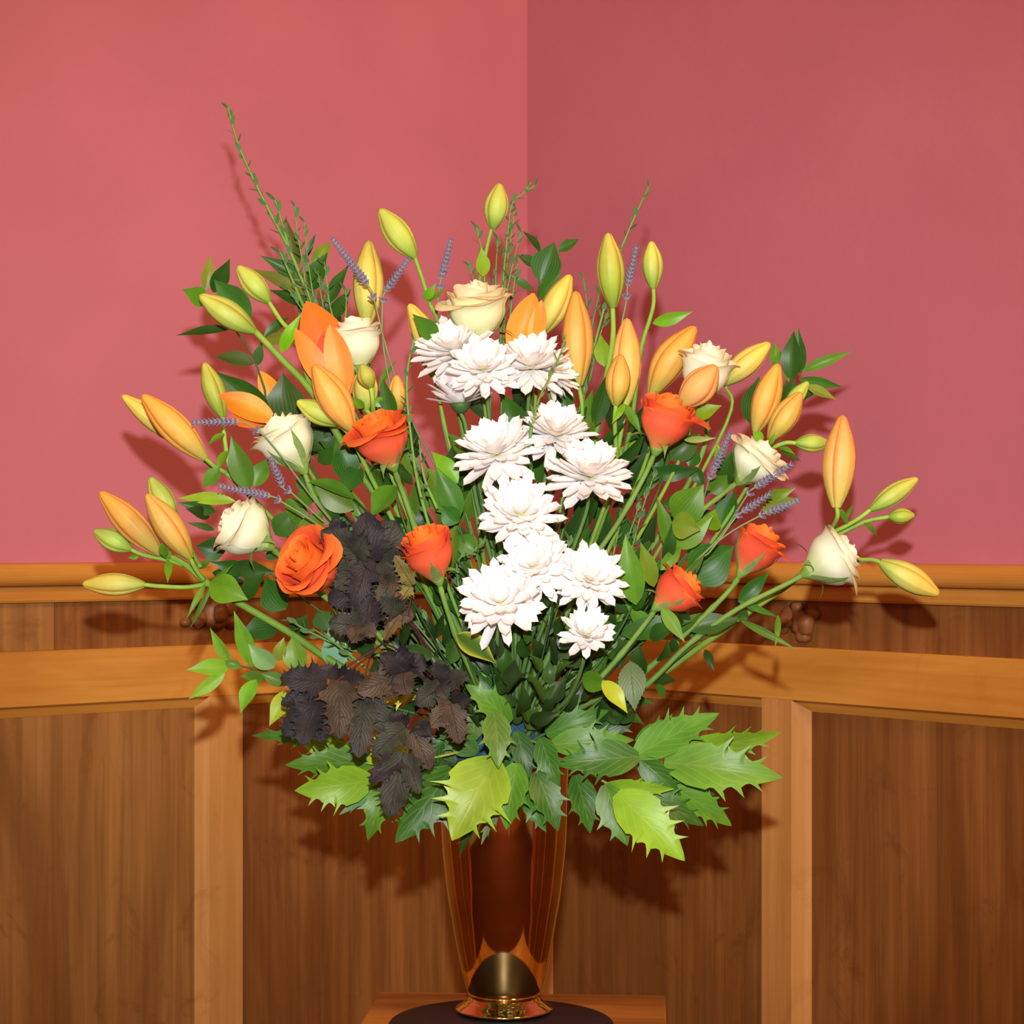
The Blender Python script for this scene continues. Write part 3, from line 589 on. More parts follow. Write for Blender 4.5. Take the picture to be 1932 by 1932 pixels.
# ---------------------------------------------------------------- roses
def rose(label, bx, by, tx, ty, w, tilt, dz, kind, openn, stem, seed, group, sep=5):
    rnd = random.Random(seed); k = K(dz); B = V(bx, by, dz); T = V(tx, ty, dz); T = T + Vector((0, -tilt * (T - B).length, 0))
    H = (T - B).length; a, e1, e2 = frame(T - B, Vector((.05, -1, 0))); R = w * .5 * k
    P = [B + a * H * .04] + path(stem); o = thing('rose', P[-1], label, 'rose', group)
    tube('stem', P, 4.6 * k, 6.2 * k, M_STEM, o, (122, 160, 70), (56, 92, 36), seg=9, knobs=7)  # darker foot colour paints in the shade among the foliage
    if kind == 'w': c_in, c_out, c_base, c_rim = lin((252, 250, 222)), lin((246, 251, 222)), lin((206, 230, 140)), lin((255, 244, 214))
    elif kind == 'c': c_in, c_out, c_base, c_rim = lin((252, 244, 206)), lin((244, 248, 200)), lin((220, 236, 160)), lin((255, 234, 192))
    else: c_in, c_out, c_base, c_rim = lin((252, 128, 52)), lin((246, 108, 70)), lin((250, 170, 96)), lin((255, 140, 56))
    # (count, radius, height, curl, half angle, closing)
    lay = [(3, .20, 1.05, -.02, 120, .25), (4, .40, 1.04, .02 + .06 * openn, 84, .30 - .2 * openn), (5, .60, 1.01, .06 + .16 * openn, 68, .22 - .2 * openn), (5, .80, .95, .14 + .30 * openn, 62, .12 - .14 * openn), (4, .93, .84, .20 + .42 * openn, 60, .02)]
    off = rnd.uniform(0, 6)
    for li, (n, rm, hm, curl, half, clo) in enumerate(lay):
        for q in range(n):
            ph = off + 2 * PI * (q + .5 * (li % 2)) / n + rnd.uniform(-.15, .15); vs, fs, cs = [], [], []; NR, NU = 13, 12
            h2 = hm * rnd.uniform(.97, 1.03); cu = curl * rnd.uniform(.6, 1.35); wv = rnd.uniform(0, 6); tiltp = rnd.uniform(-.5, .5)
            for i in range(NR + 1):
                v = i / NR
                for j in range(NU + 1):
                    u = -1 + 2 * j / NU
                    an = ph + math.radians(half) * u * (.55 + .45 * math.sin(PI * min(.5, v * .9)))
                    ve = v * (1 - .16 * u * u * v)
                    rr = rm * (.20 + .80 * math.sin(min(ve / .66, 1) * PI / 2) ** 1.15)
                    rr *= 1 - clo * max(0, (ve - .5) / .5) ** 1.3
                    f = max(0, (ve - .68) / .32)
                    c2 = cu * (1 + .5 * math.sin(u * 2.2 + wv)) 
                    rr += c2 * f ** 1.5 + .035 * u + .013 * math.sin(4 * u + wv) * f
                    zz = H * h2 * (ve ** .95) - R * c2 * .55 * max(0, (ve - .84) / .16) ** 2 + R * .05 * f * math.exp(-9 * (u - tiltp * .3) ** 2)
                    r = R * rr
                    vs.append(B + a * zz + (e1 * math.cos(an) + e2 * math.sin(an)) * r)
                    c = mixc(c_base, c_out if li > 2 else c_in, (v - .05) / .45); c = mixc(c, c_rim, max(0, (v - .86) / .14))
                    if kind == 'o' and li > 2: c = mixc(c, lin((226, 70, 50)), .45 * max(0, math.sin(u * 1.5 + wv)) * (1 - abs(v - .6)))
                    cs.append(c)
            m = NU + 1
            for i in range(NR):
                for j in range(NU): fs.append((i * m + j, i * m + j + 1, (i + 1) * m + j + 1, (i + 1) * m + j))
            link('petal', mesh('petal', vs, fs, M_ROSE, cs), o)
    # receptacle and sepals
    vs, fs, cs = [], [], []
    for i, (r, z) in enumerate([(.08, -.10), (.16, -.04), (.22, .02), (.25, .06), (.18, .10)]):
        for j in range(12): vs.append(B + a * (z * H) + (e1 * math.cos(j * PI / 6) + e2 * math.sin(j * PI / 6)) * R * r * 1.15); cs.append(lin((120, 160, 70)))
    for i in range(4):
        for j in range(12): fs.append((i * 12 + j, i * 12 + (j + 1) % 12, i * 12 + 12 + (j + 1) % 12, i * 12 + 12 + j))
    link('receptacle', mesh('receptacle', vs, fs, M_STEM, cs), o)
    for q in range(sep):
        ph = off + .7 + 2 * PI * q / sep + rnd.uniform(-.2, .2); rad = e1 * math.cos(ph) + e2 * math.sin(ph); cling = rnd.random()
        vs, fs, cs = [], [], []; sd = a.cross(rad); ln = rnd.uniform(.55, .95)
        for i in range(11):
            t = i / 10; wdt = R * (.21 if cling <= .45 else .19) * (math.sin(PI * min(1, .22 + .78 * t ** .8)) ** 1.3) if i < 10 else R * .006
            if cling > .45: p = B + a * H * (ln * t * .85 + .02) + rad * R * (.93 * (.20 + .80 * math.sin(min(ln * t * 1.0 / .66, 1) * PI / 2) ** 1.15) + .05 + .22 * max(0, t - .6))
            else: p = B + a * H * (.06 + ln * .34 * math.sin(PI * t * .62)- .30 * t * t) + rad * R * (.2 + ln * 1.25 * t)
            for j in (-1, 0, 1): vs.append(p + sd * wdt * j + rad * (-.25 * wdt * abs(j))); cs.append(mixc(lin((150, 178, 108)), lin((96, 136, 60)), t))
        for i in range(10):
            for j in range(2): fs.append((i * 3 + j, i * 3 + j + 1, i * 3 + 4 + j, i * 3 + 3 + j))
        link('sepal', mesh('sepal', vs, fs, M_SMALL, cs), o)
    return o
GW = 'cream white roses around the arrangement'; GO = 'orange roses around the arrangement'
rose('wide cream rose at the top, above the white chrysanthemums', 906, 650, 896, 540, 112, .25, .01, 'c', .75, [(915, 760, .03), (935, 950, .02), (960, 1200, 0)], 21, GW)
rose('small white rose upright beside the half open orange lily', 680, 702, 668, 604, 92, .12, .0, 'w', .45, [(705, 780, .02), (770, 950, .02), (880, 1200, 0)], 22, GW)
rose('white rose left of the first orange rose, tilted left', 572, 885, 520, 792, 108, .10, -.01, 'w', .45, [(600, 950, .0), (660, 1030, .0), (800, 1220, -.01)], 23, GW)
rose('white rose at the left edge, above the open orange rose', 508, 1030, 428, 975, 112, .20, -.03, 'w', .45, [(540, 1060, -.01), (640, 1150, -.02), (800, 1290, -.02)], 24, GW)
rose('white rose tucked behind peach lily bud at upper right', 1322, 762, 1338, 656, 92, .22, .02, 'w', .55, [(1330, 840, .05), (1250, 1000, .04), (1100, 1240, 0)], 25, GW)
rose('white rose with a lavender spike crossing it at right', 1396, 908, 1446, 842, 104, .18, -.01, 'w', .55, [(1360, 935, .0), (1290, 1000, .0), (1150, 1200, 0)], 26, GW)
rose('white rose at the far right, its stem running down to the vase', 1520, 1082, 1606, 1036, 108, .05, -.03, 'w', .45, [(1480, 1104, -.03), (1390, 1150, -.03), (1300, 1215, -.03), (1210, 1300, -.03)], 27, GW)
rose('loose orange rose at upper left under the lily buds', 742, 880, 706, 788, 108, .30, -.04, 'o', .85, [(760, 930, -.02), (800, 1040, -.02), (880, 1220, -.02)], 31, GO)
rose('wide open orange rose at lower left, beside black foliage', 632, 1094, 560, 1046, 118, .75, -.07, 'o', .85, [(660, 1140, -.04), (760, 1240, -.04), (880, 1320, -.03)], 32, GO)
rose('orange rose left of the lower chrysanthemums, stem in full view', 828, 1096, 796, 1000, 96, .35, -.09, 'o', .30, [(840, 1140, -.08), (868, 1220, -.06), (910, 1310, -.04)], 33, GO)
rose('orange rose at upper right under the peach lily bud', 1238, 850, 1268, 752, 102, .22, -.03, 'o', .45, [(1215, 900, -.02), (1170, 980, -.02), (1100, 1090, -.02), (1030, 1250, -.02)], 34, GO)
rose('orange rose bud at right near the wooden rail', 1398, 1082, 1448, 1000, 88, .10, -.04, 'o', .35, [(1375, 1115, -.03), (1320, 1170, -.03), (1200, 1280, -.03)], 35, GO)
rose('orange rose bud at right of the lowest chrysanthemums', 1238, 1146, 1308, 1092, 88, .10, -.07, 'o', .35, [(1215, 1180, -.06), (1150, 1260, -.05), (1080, 1330, -.04)], 36, GO)

# ---------------------------------------------------------------- lavender
def whorl_mesh():
    vs, fs, cs = [], [], []
    for q in range(7):
        ph = 2 * PI * q / 7; rad = Vector((math.cos(ph), math.sin(ph), 0)); d = (rad * .8 + Vector((0, 0, 1))).normalized(); s = Vector((-math.sin(ph), math.cos(ph), 0)); n = s.cross(d); o = len(vs)
        for i, (t, w) in enumerate([(0, .10), (.35, .24), (.7, .20), (1.05, .10), (1.25, .22)]):
            for j in range(4):
                a = PI / 2 * j + PI / 4; vs.append(rad * .15 + d * t + (s * math.cos(a) + n * math.sin(a)) * w)
                cs.append(lin((158, 164, 142)) if t < .5 else mixc(lin((108, 104, 130)), lin((130, 114, 164)), (t - .5) * 1.5))
        for i in range(4):
            for j in range(4): fs.append((o + i * 4 + j, o + i * 4 + (j + 1) % 4, o + i * 4 + 4 + (j + 1) % 4, o + i * 4 + 4 + j))
    return mesh('floret_whorl', vs, fs, M_LAV, cs)
WM = whorl_mesh()
def lavender(label, tx, ty, bx, by, low, stem, dz):
    T, B = V(tx, ty, dz), V(bx, by, dz); a, s, n = frame(T - B, Vector((0, -1, 0))); k = K(dz); Ln = (T - B).length
    pts = [T, B, V(low[0], low[1], dz)] + path(stem)
    o = thing('lavender', pts[-1], label, 'lavender', 'lavender spikes in the arrangement')
    tube('stem', pts, 1.4 * k, 2.4 * k, M_STEM, o, (134, 156, 104), (70, 104, 56), seg=6)
    cnt = max(7, int(Ln / k / 7.5)); spots = [(B + (T - B) * (i / cnt), a, (1.0 - .35 * (i / cnt)) * (1 if i else .8)) for i in range(cnt + 1)]
    lp = V(low[0], low[1], dz); spots.append((lp, (B - lp).normalized(), 1.0))
    for p, ax, sc_ in spots:
        ax, s1, n1 = frame(ax, Vector((0, -1, 0))); r = 10.0 * k * sc_; an = random.uniform(0, 6)
        s2 = s1 * math.cos(an) + n1 * math.sin(an); n2 = ax.cross(s2); m = Matrix.Identity(4)
        for i in range(3): m[i][0] = s2[i] * r; m[i][1] = n2[i] * r; m[i][2] = ax[i] * r; m[i][3] = p[i]
        w = bpy.data.objects.new('floret_whorl', WM); C.objects.link(w); w.parent = o; w.matrix_local = Matrix.Translation(-pts[-1]) @ m
    return o
lavender('lavender spike leaning left in front of the big yellow bud', 630, 454, 694, 538, (706, 566), [(730, 660, 0), (770, 780, .01), (830, 900, .01), (900, 1100, 0)], -.01)
lavender('lavender spike leaning right between the yellow bud and the tall lime bud', 768, 492, 727, 550, (722, 572), [(722, 640, 0), (740, 740, 0), (790, 880, .01), (890, 1100, 0)], .0)
lavender('upright lavender spike left of the cream rose', 850, 456, 832, 527, (829, 546), [(822, 640, .04), (835, 800, .04), (900, 1050, .02)], .03)
lavender('upright lavender spike between the two tall green buds at right', 1200, 470, 1184, 540, (1182, 566), [(1162, 660, .03), (1140, 760, .03), (1110, 880, .03), (1040, 1120, .01)], .03)
lavender('lavender spike lying level against the red wall, left of the white rose', 368, 797, 450, 795, (490, 815), [(530, 860, -.04), (590, 940, -.03), (680, 1050, -.03), (820, 1240, -.03)], -.05)
lavender('short steep lavender spike between the two left white roses', 512, 868, 534, 920, (549, 929), [(600, 975, -.03), (660, 1030, -.03), (820, 1220, -.03)], -.04)
lavender('lavender spike lying on top of the left edge white rose', 418, 918, 510, 936, (530, 946), [(600, 990, -.04), (660, 1040, -.03), (820, 1230, -.03)], -.05)
lavender('upright lavender spike left of the white rose at right', 1376, 822, 1344, 892, (1338, 905), [(1320, 960, .0), (1270, 1060, .0), (1120, 1250, 0)], -.02)
lavender('lavender spike crossing the white rose at right', 1490, 878, 1424, 920, (1410, 934), [(1360, 1010, -.04), (1310, 1062, -.04), (1200, 1180, -.03), (1060, 1300, -.03)], -.05)
lavender('short lavender spike under the right white rose, middle of three', 1450, 934, 1400, 966, (1388, 976), [(1340, 1040, -.05), (1306, 1066, -.04), (1200, 1182, -.03), (1050, 1310, -.03)], -.05)
lavender('lowest lavender spike at right, above the orange rose bud', 1504, 946, 1444, 968, (1432, 974), [(1370, 1010, -.05), (1304, 1068, -.05), (1200, 1185, -.03), (1055, 1310, -.03)], -.05)

# ---------------------------------------------------------------- fine small-leaved sprigs
def small_leaf_mesh():
    vs, fs, cs = [], [], []
    for i in range(6):
        t = i / 5; w = .21 * math.sin(PI * min(1, .1 + .86 * t)) + .01
        for j in (-1, 0, 1): vs.append((t, w * j, .12 * abs(j) * w + .10 * t * t)); cs.append(lin((100, 136, 84)))
    for i in range(5):
        for j in range(2): fs.append((i * 3 + j, i * 3 + j + 1, i * 3 + 4 + j, i * 3 + 3 + j))
    return mesh('leaf', vs, fs, M_SMALL, cs)
SM = small_leaf_mesh()
def sprig(label, paths, seed, size=13, col=(98, 138, 62), r=2.2, step=10, group='fine small-leaved green sprigs'):
    rnd = random.Random(seed); P0 = path(paths[0]); o = thing('broom_sprig', P0[-1], label, 'foliage', group); main = None
    for pi, pth in enumerate(paths):
        P = P0 if pi == 0 else [V(*p) for p in pth]
        dzv = pth[0][2] if len(pth[0]) > 2 else 0; k = K(dzv); cp = catmull(P, 8); rr = r if pi == 0 else r * .7
        v, f, c = tube_data(cp, rr * .45 * k, rr * 1.5 * k, 6, lin((110, 150, 70)), lin(col))
        link('stem' if pi == 0 else 'side_shoot', mesh('stem', v, f, M_STEM, c), o)
        stop = V(*pth[-1]); acc = 0; total = 0; lim = sum((V(*pth[i + 1]) - V(*pth[i])).length for i in range(len(pth) - 1)); side = 0
        for i in range(len(cp) - 1):
            sg = (cp[i + 1] - cp[i]).length; total += sg; acc += sg
            if total > lim: break
            if acc > step * k * (.8 + .5 * total / max(lim, .01)):
                acc = 0; side += 2.4; d = (cp[i] - cp[i + 1]).normalized(); aa, s1, n1 = frame(d, Vector((0, -1, 0)))
                rad = s1 * math.cos(side) + n1 * math.sin(side); dr = (d * rnd.uniform(.55, 1.0) + rad * .55).normalized(); sd = dr.cross(rad).normalized(); nn = sd.cross(dr)
                L = size * k * rnd.uniform(.9, 1.7); m = Matrix.Identity(4)
                for q in range(3): m[q][0] = dr[q] * L; m[q][1] = sd[q] * L; m[q][2] = nn[q] * L; m[q][3] = cp[i][q]
                lf = bpy.data.objects.new('leaf', SM); C.objects.link(lf); lf.parent = o; lf.matrix_local = Matrix.Translation(-P0[-1]) @ m
    return o
sprig('tallest green sprig reaching far above the rest at upper left', [[(428, 196, .05), (446, 262, .05), (472, 325, .05), (508, 398, .05), (545, 470, .05), (578, 550, .05), (606, 640, .04), (700, 850, .04)],
  [(517, 372, .05), (532, 420, .05), (548, 478, .05)], [(526, 470, .04), (548, 520, .04), (578, 590, .04)]], 41, 16, (100, 150, 50), 3.8, 11)
sprig('pair of thin sprigs side by side just right of the tallest sprig', [[(556, 384, .03), (560, 430, .03), (572, 500, .03), (590, 580, .03), (700, 850, .03)], [(574, 412, .02), (578, 470, .02), (588, 540, .03), (600, 610, .03)]], 42, 16)
sprig('low feathery sprigs behind the orange lily and small white rose', [[(612, 494, .04), (618, 540, .04), (632, 610, .04), (720, 850, .04)], [(600, 512, .04), (608, 570, .04), (620, 610, .04)], [(652, 543, .04), (653, 580, .04), (650, 612, .04)], [(540, 540, .04), (575, 590, .04), (610, 620, .04)]], 43, 15)
sprig('sprig bending right at its tip beside the topmost lime bud', [[(1012, 348, .06), (985, 366, .06), (966, 386, .06), (958, 440, .06), (950, 520, .06), (945, 620, .06), (950, 900, .04)], [(1002, 344, .06), (992, 358, .06)]], 44, 14)
sprig('upright fine sprigs clustered behind the cream rose', [[(972, 392, .07), (962, 460, .07), (952, 540, .07), (950, 620, .07), (950, 900, .04)], [(984, 432, .06), (972, 480, .06), (955, 560, .06), (950, 640, .06)], [(940, 445, .07), (936, 500, .07), (935, 560, .07)], [(978, 490, .06), (968, 550, .06), (958, 640, .06)]], 45, 14)
sprig('short sprigs sticking up over the left rim of the cream rose', [[(898, 424, .05), (908, 470, .05), (915, 540, .05), (930, 900, .04)], [(882, 494, .05), (892, 520, .05), (900, 560, .05)]], 46, 15)
sprig('long sprig leaning right above the tall green bud', [[(1226, 348, .05), (1206, 390, .05), (1184, 440, .05), (1160, 500, .05), (1135, 600, .05), (1105, 720, .05), (1050, 1000, .03)]], 47, 13, (112, 160, 70), 2.6, 13)
sprig('tangle of fine sprigs between the orange and green buds at right', [[(1100, 516, .05), (1108, 580, .05), (1112, 660, .05), (1100, 760, .05), (1050, 1000, .03)], [(1132, 548, .05), (1118, 610, .05), (1108, 680, .05)], [(1150, 580, .05), (1130, 640, .05), (1112, 720, .05)]], 48, 14)
sprig('thin sprig laid across the top right chrysanthemum', [[(1068, 632, -.08), (1056, 670, -.08), (1036, 714, -.07), (1012, 770, -.06), (990, 900, -.04), (975, 1150, -.03)]], 49, 13, (96, 150, 60), 2.4, 13)
sprig('long sprig in front of the upper orange rose at left', [[(782, 636, -.07), (770, 690, -.07), (768, 750, -.07), (776, 830, -.07), (786, 900, -.06), (806, 980, -.05), (850, 1120, -.04), (920, 1290, -.03)], [(790, 830, -.06), (800, 900, -.05), (825, 960, -.05)]], 50, 14, (104, 156, 60), 3.4, 13)
sprig('feathery sprig among the stems right of centre', [[(1236, 892, -.01), (1212, 960, -.01), (1190, 1040, -.01), (1150, 1130, -.02), (1060, 1290, -.02)], [(1210, 940, -.01), (1190, 1000, -.01), (1170, 1050, -.01)], [(1175, 960, .0), (1165, 1010, .0), (1150, 1080, .0)]], 51, 15)
sprig('short pale sprig right of the middle orange rose', [[(916, 1018, -.07), (890, 1042, -.07), (862, 1066, -.06), (880, 1160, -.05), (940, 1290, -.03)]], 52, 13)
sprig('fine sprigs low among the dark stems at centre left', [[(795, 1150, -.03), (820, 1200, -.03), (870, 1270, -.03)], [(770, 1120, -.02), (800, 1190, -.02), (850, 1260, -.02)], [(870, 1120, -.03), (880, 1190, -.03), (905, 1270, -.03)], [(900, 1190, -.05), (912, 1240, -.04), (930, 1300, -.03)]], 53, 17, (60, 104, 52), 3)
sprig('drooping lower left sprig beside the thick lily stem', [[(545, 1170, -.03), (610, 1205, -.03), (680, 1230, -.03), (760, 1250, -.03)], [(590, 1185, -.03), (640, 1220, -.04), (690, 1260, -.04)]], 54, 16, (84, 140, 50), 3)
sprig('fine sprigs between the lower chrysanthemums', [[(1040, 1130, -.04), (1032, 1200, -.04), (1010, 1290, -.03)], [(1075, 1020, -.03), (1060, 1100, -.03), (1030, 1200, -.03)], [(1060, 1250, -.05), (1035, 1290, -.04), (1010, 1330, -.03)], [(905, 1230, -.05), (930, 1280, -.05), (950, 1320, -.04)]], 55, 17, (66, 110, 52), 3)

# ---------------------------------------------------------------- broad-leaved branches
def branch(label, stem, leaves, name='ruscus_branch', colr=(60, 96, 44), w=5, mat=None, group='broad-leaved green branches', cat='foliage', root=True, **kw):
    P = path(stem, root); o = thing(name, P[-1], label, cat, group)
    tube('stem', P, w * .3 * k0, w * .6 * k0, M_STEM, o, colr, colr, seg=7)
    for l in leaves: pxleaf(o, *l[:6], *(l[6:8]), mat=mat, **kw)
    return o
branch('dark branch at the upper left edge with a round leaf behind the lime bud', [(438, 616, .05), (460, 645, .05), (480, 680, .05), (498, 730, .05), (515, 785, .05), (620, 960, .05)],
 [(387, 548, 397, 482, 24, OL, .05), (402, 552, 434, 488, 32, DG, .05), (474, 600, 404, 527, 56, (60, 116, 58), .04, .04), (390, 570, 344, 546, 36, (80, 140, 40), .05, .03), (436, 620, 332, 633, 20, DG, .05),
  (480, 686, 404, 673, 30, (72, 96, 60), .05), (484, 690, 494, 644, 20, GG, .05), (498, 636, 546, 598, 20, DG, .06), (500, 642, 562, 634, 22, OL, .06), (508, 768, 404, 700, 42, (40, 86, 28), .03, .02)])
branch('round grey-green leaves behind the lowest left white rose', [(545, 790, .05), (600, 900, .05), (700, 1040, .04)], [(548, 800, 534, 704, 76, (66, 100, 64), .05, .04), (545, 800, 620, 860, 60, DG, .06), (540, 830, 470, 800, 34, GG, .06), (560, 850, 640, 800, 50, DK, .07)])
branch('fan of dark pointed leaves behind the tallest sprig', [(585, 500, .07), (596, 570, .07), (620, 650, .07), (720, 860, .05)],
 [(575, 525, 490, 482, 24, DG, .07), (592, 556, 476, 508, 30, (112, 122, 56), .07), (592, 580, 508, 547, 28, DG, .07), (590, 548, 618, 476, 38, (46, 96, 24), .07), (588, 500, 624, 456, 26, (118, 140, 50), .08), (622, 572, 658, 500, 28, (50, 94, 46), .07),
  (628, 600, 662, 545, 26, DG, .07), (565, 500, 539, 410, 24, (84, 92, 44), .08), (575, 490, 596, 440, 12, DG, .08), (590, 610, 560, 560, 26, DG, .08), (640, 620, 600, 560, 30, DK, .08)])
branch('dark leaves against the red wall at top right of centre', [(1012, 445, .08), (1019, 500, .08), (1015, 570, .08), (1000, 800, .06)],
 [(1019, 532, 1046, 456, 56, (40, 92, 18), .08, .08), (1052, 474, 1093, 451, 20, (40, 86, 24), .08), (1020, 474, 986, 436, 16, DG, .08), (1012, 502, 974, 480, 20, DG, .08), (1014, 562, 1060, 512, 26, (60, 110, 30), .08), (1004, 548, 958, 518, 16, DG, .08)])
branch('branch with spreading narrow leaves at the upper right edge', [(1505, 700, .06), (1470, 740, .06), (1440, 780, .06), (1425, 830, .05), (1340, 980, .04), (1180, 1220, 0)],
 [(1494, 718, 1498, 624, 38, (40, 90, 30), .05, .05), (1510, 706, 1506, 618, 26, DG, .07), (1512, 700, 1609, 662, 20, (90, 140, 46), .05), (1507, 715, 1590, 730, 20, (50, 104, 34), .05), (1520, 728, 1578, 754, 20, (140, 150, 60), .05), (1460, 692, 1462, 646, 22, MG, .06),
  (1488, 722, 1471, 658, 16, MG, .05), (1416, 800, 1432, 710, 50, (44, 92, 34), .07, .07), (1480, 765, 1500, 715, 40, DG, .06), (1500, 735, 1535, 745, 36, DG, .07), (1470, 850, 1512, 872, 14, DG, .03)])
branch('green branch with broad glossy leaves right of centre', [(1262, 985, -.02), (1258, 1040, -.02), (1240, 1080, -.02), (1180, 1190, -.02)],
 [(1272, 980, 1328, 914, 66, (86, 140, 40), -.03, -.04), (1268, 985, 1322, 1000, 50, (112, 136, 34), -.04, -.05), (1268, 1032, 1346, 972, 46, (110, 150, 60), -.02, -.03), (1262, 1036, 1239, 936, 28, (84, 136, 44), -.03, -.04), (1254, 1062, 1270, 980, 24, DG, -.02), (1246, 1076, 1288, 1028, 24, MG, -.03),
  (1300, 1090, 1384, 1030, 84, (48, 100, 34), .01, .01), (1340, 1000, 1350, 960, 36, (120, 160, 40), .0)])
branch('long light green strap leaves left of the right orange roses', [(1200, 1100, -.06), (1190, 1150, -.05), (1130, 1250, -.04)],
 [(1200, 1142, 1180, 1008, 48, (98, 150, 50), -.07, -.08), (1234, 1108, 1208, 1022, 32, (120, 150, 40), -.06, -.07), (1195, 1150, 1225, 1110, 22, DG, -.05)])
branch('dark leaves behind the right white rose and lavender', [(1360, 900, .03), (1340, 980, .03), (1260, 1090, .02)],
 [(1362, 1000, 1386, 925, 50, (44, 96, 34), .03, .03), (1368, 915, 1380, 850, 36, (50, 96, 34), .03), (1340, 930, 1372, 896, 40, (90, 136, 44), .01), (1438, 942, 1502, 920, 24, (140, 160, 50), .02), (1436, 962, 1508, 940, 30, (110, 140, 40), .02), (1380, 880, 1400, 835, 20, DG, .03), (1355, 880, 1352, 835, 20, BR, .02)])
branch('dark leaves under the upper right orange rose', [(1260, 870, .03), (1240, 930, .03), (1180, 1060, .01)],
 [(1228, 892, 1320, 886, 32, (34, 84, 40), .03), (1264, 868, 1322, 818, 44, (50, 84, 30), .03), (1310, 880, 1328, 922, 22, DG, .04), (1290, 830, 1352, 826, 12, (150, 170, 90), .0), (1300, 880, 1318, 848, 30, DG, .04), (1220, 900, 1190, 950, 24, DG, .03), (1240, 880, 1225, 930, 30, DG, .03)])
branch('level dark leaves under the lowest right orange rose', [(1240, 1190, -.03), (1180, 1240, -.03), (1120, 1300, -.03)],
 [(1172, 1198, 1306, 1172, 42, (54, 108, 40), -.04, -.05), (1296, 1186, 1398, 1168, 38, (44, 88, 34), -.03, -.03), (1248, 1146, 1292, 1212, 26, (110, 160, 70), -.08, -.09), (1230, 1200, 1180, 1140, 34, MG, -.03), (1120, 1170, 1160, 1250, 60, (50, 110, 40), -.03, -.02)])
branch('thin drooping leaves on the long right rose stem', [(1395, 1160, -.02), (1330, 1200, -.02), (1230, 1280, -.02)],
 [(1396, 1170, 1504, 1226, 14, MG, -.03), (1392, 1134, 1470, 1165, 12, (70, 120, 50), -.02), (1468, 1160, 1462, 1222, 12, MG, -.03), (1392, 1136, 1452, 1078, 28, (50, 110, 40), -.01), (1330, 1225, 1348, 1268, 16, DK, -.02), (1240, 1290, 1254, 1318, 16, DG, -.03), (1410, 1170, 1395, 1150, 20, DG, -.02), (1300, 1200, 1340, 1175, 26, DG, -.01)])
o = branch('curled leaf turning yellow at its tip, below the lowest chrysanthemum', [(1100, 1280, -.09), (1060, 1340, -.06)], [])
pxleaf(o, 1098, 1278, 1155, 1296, 38, (84, 140, 40), -.10, -.12, roll=.3); pxleaf(o, 1136, 1284, 1184, 1346, 32, (190, 196, 70), -.12, -.13, roll=-.2)
branch('serrated grey-green rose leaf hanging at lower right', [(1190, 1246, -.07), (1170, 1280, -.05), (1110, 1340, -.04)], [(1190, 1248, 1198, 1342, 50, (100, 130, 84), -.08, -.09)], name='rose_leaf_sprig', mat=M_SERR, group=None, teeth=(11, .04, .01), fold=.12, roll=.1)
o = branch('curled leaf with a yellow edge left of the dark stems', [(868, 1200, -.08), (900, 1290, -.05)], [])
pxleaf(o, 862, 1196, 936, 1252, 44, (60, 110, 36), -.09, -.11, roll=-.3, edge=(196, 190, 70))
branch('light green leafy branch reaching out at lower left', [(428, 1252, -.04), (480, 1262, -.04), (545, 1275, -.03), (640, 1300, -.03), (760, 1340, -.03)],
 [(434, 1252, 396, 1184, 22, (110, 160, 60), -.05), (478, 1258, 441, 1152, 32, (108, 164, 50), -.05), (434, 1258, 352, 1264, 32, (130, 180, 60), -.05), (424, 1270, 356, 1319, 24, (130, 176, 80), -.06), (484, 1282, 454, 1346, 32, (120, 172, 60), -.06), (518, 1260, 468, 1214, 38, (136, 176, 110), -.05),
  (524, 1248, 536, 1202, 24, (134, 150, 70), -.04), (564, 1268, 552, 1198, 44, (120, 160, 76), -.04), (546, 1302, 508, 1370, 34, (166, 200, 50), -.06, -.07), (500, 1280, 452, 1276, 24, MG, -.04), (455, 1258, 420, 1248, 18, MG, -.05), (540, 1290, 490, 1270, 26, MG, -.04)])
branch('dark oval leaf below the thick lily stem at left', [(524, 1184, -.0), (600, 1230, 0), (760, 1310, -.02)], [(524, 1184, 450, 1200, 48, (42, 90, 48), .0), (620, 1190, 600, 1150, 44, GG, .0), (640, 1260, 620, 1185, 60, (130, 176, 140), -.01, -.01), (560, 1200, 580, 1160, 40, DG, .01), (470, 1075, 395, 1060, 30, DG, .02), (540, 1150, 500, 1090, 60, (50, 110, 46), .02)])
branch('leaves behind the left edge white rose and open orange rose', [(480, 1060, .01), (560, 1120, .01), (720, 1240, .0)], [(440, 1066, 520, 1080, 34, DG, .01), (425, 1040, 370, 1030, 44, DG, .02), (500, 1050, 545, 1040, 24, GG, .01), (400, 1080, 470, 1100, 24, DK, .02), (460, 1130, 500, 1080, 34, DG, .01), (405, 1000, 350, 985, 12, DG, .03), (395, 975, 350, 960, 26, DK, .03)])
branch('leaf cluster in the gap under the upper orange rose at left', [(640, 880, .03), (690, 980, .02), (800, 1120, .0)],
 [(668, 962, 588, 904, 50, (104, 130, 70), .0, .0), (662, 910, 632, 828, 50, (44, 96, 34), .02), (600, 872, 648, 842, 30, DG, .03), (640, 850, 600, 830, 30, (50, 90, 50), .03), (560, 950, 612, 922, 34, MG, .01), (580, 1030, 608, 960, 54, (104, 140, 46), .0), (560, 900, 600, 930, 30, GG, .02), (680, 880, 640, 940, 40, DG, .02), (520, 1010, 560, 960, 46, (60, 110, 44), .02), (540, 940, 585, 1010, 36, MG, .02)])
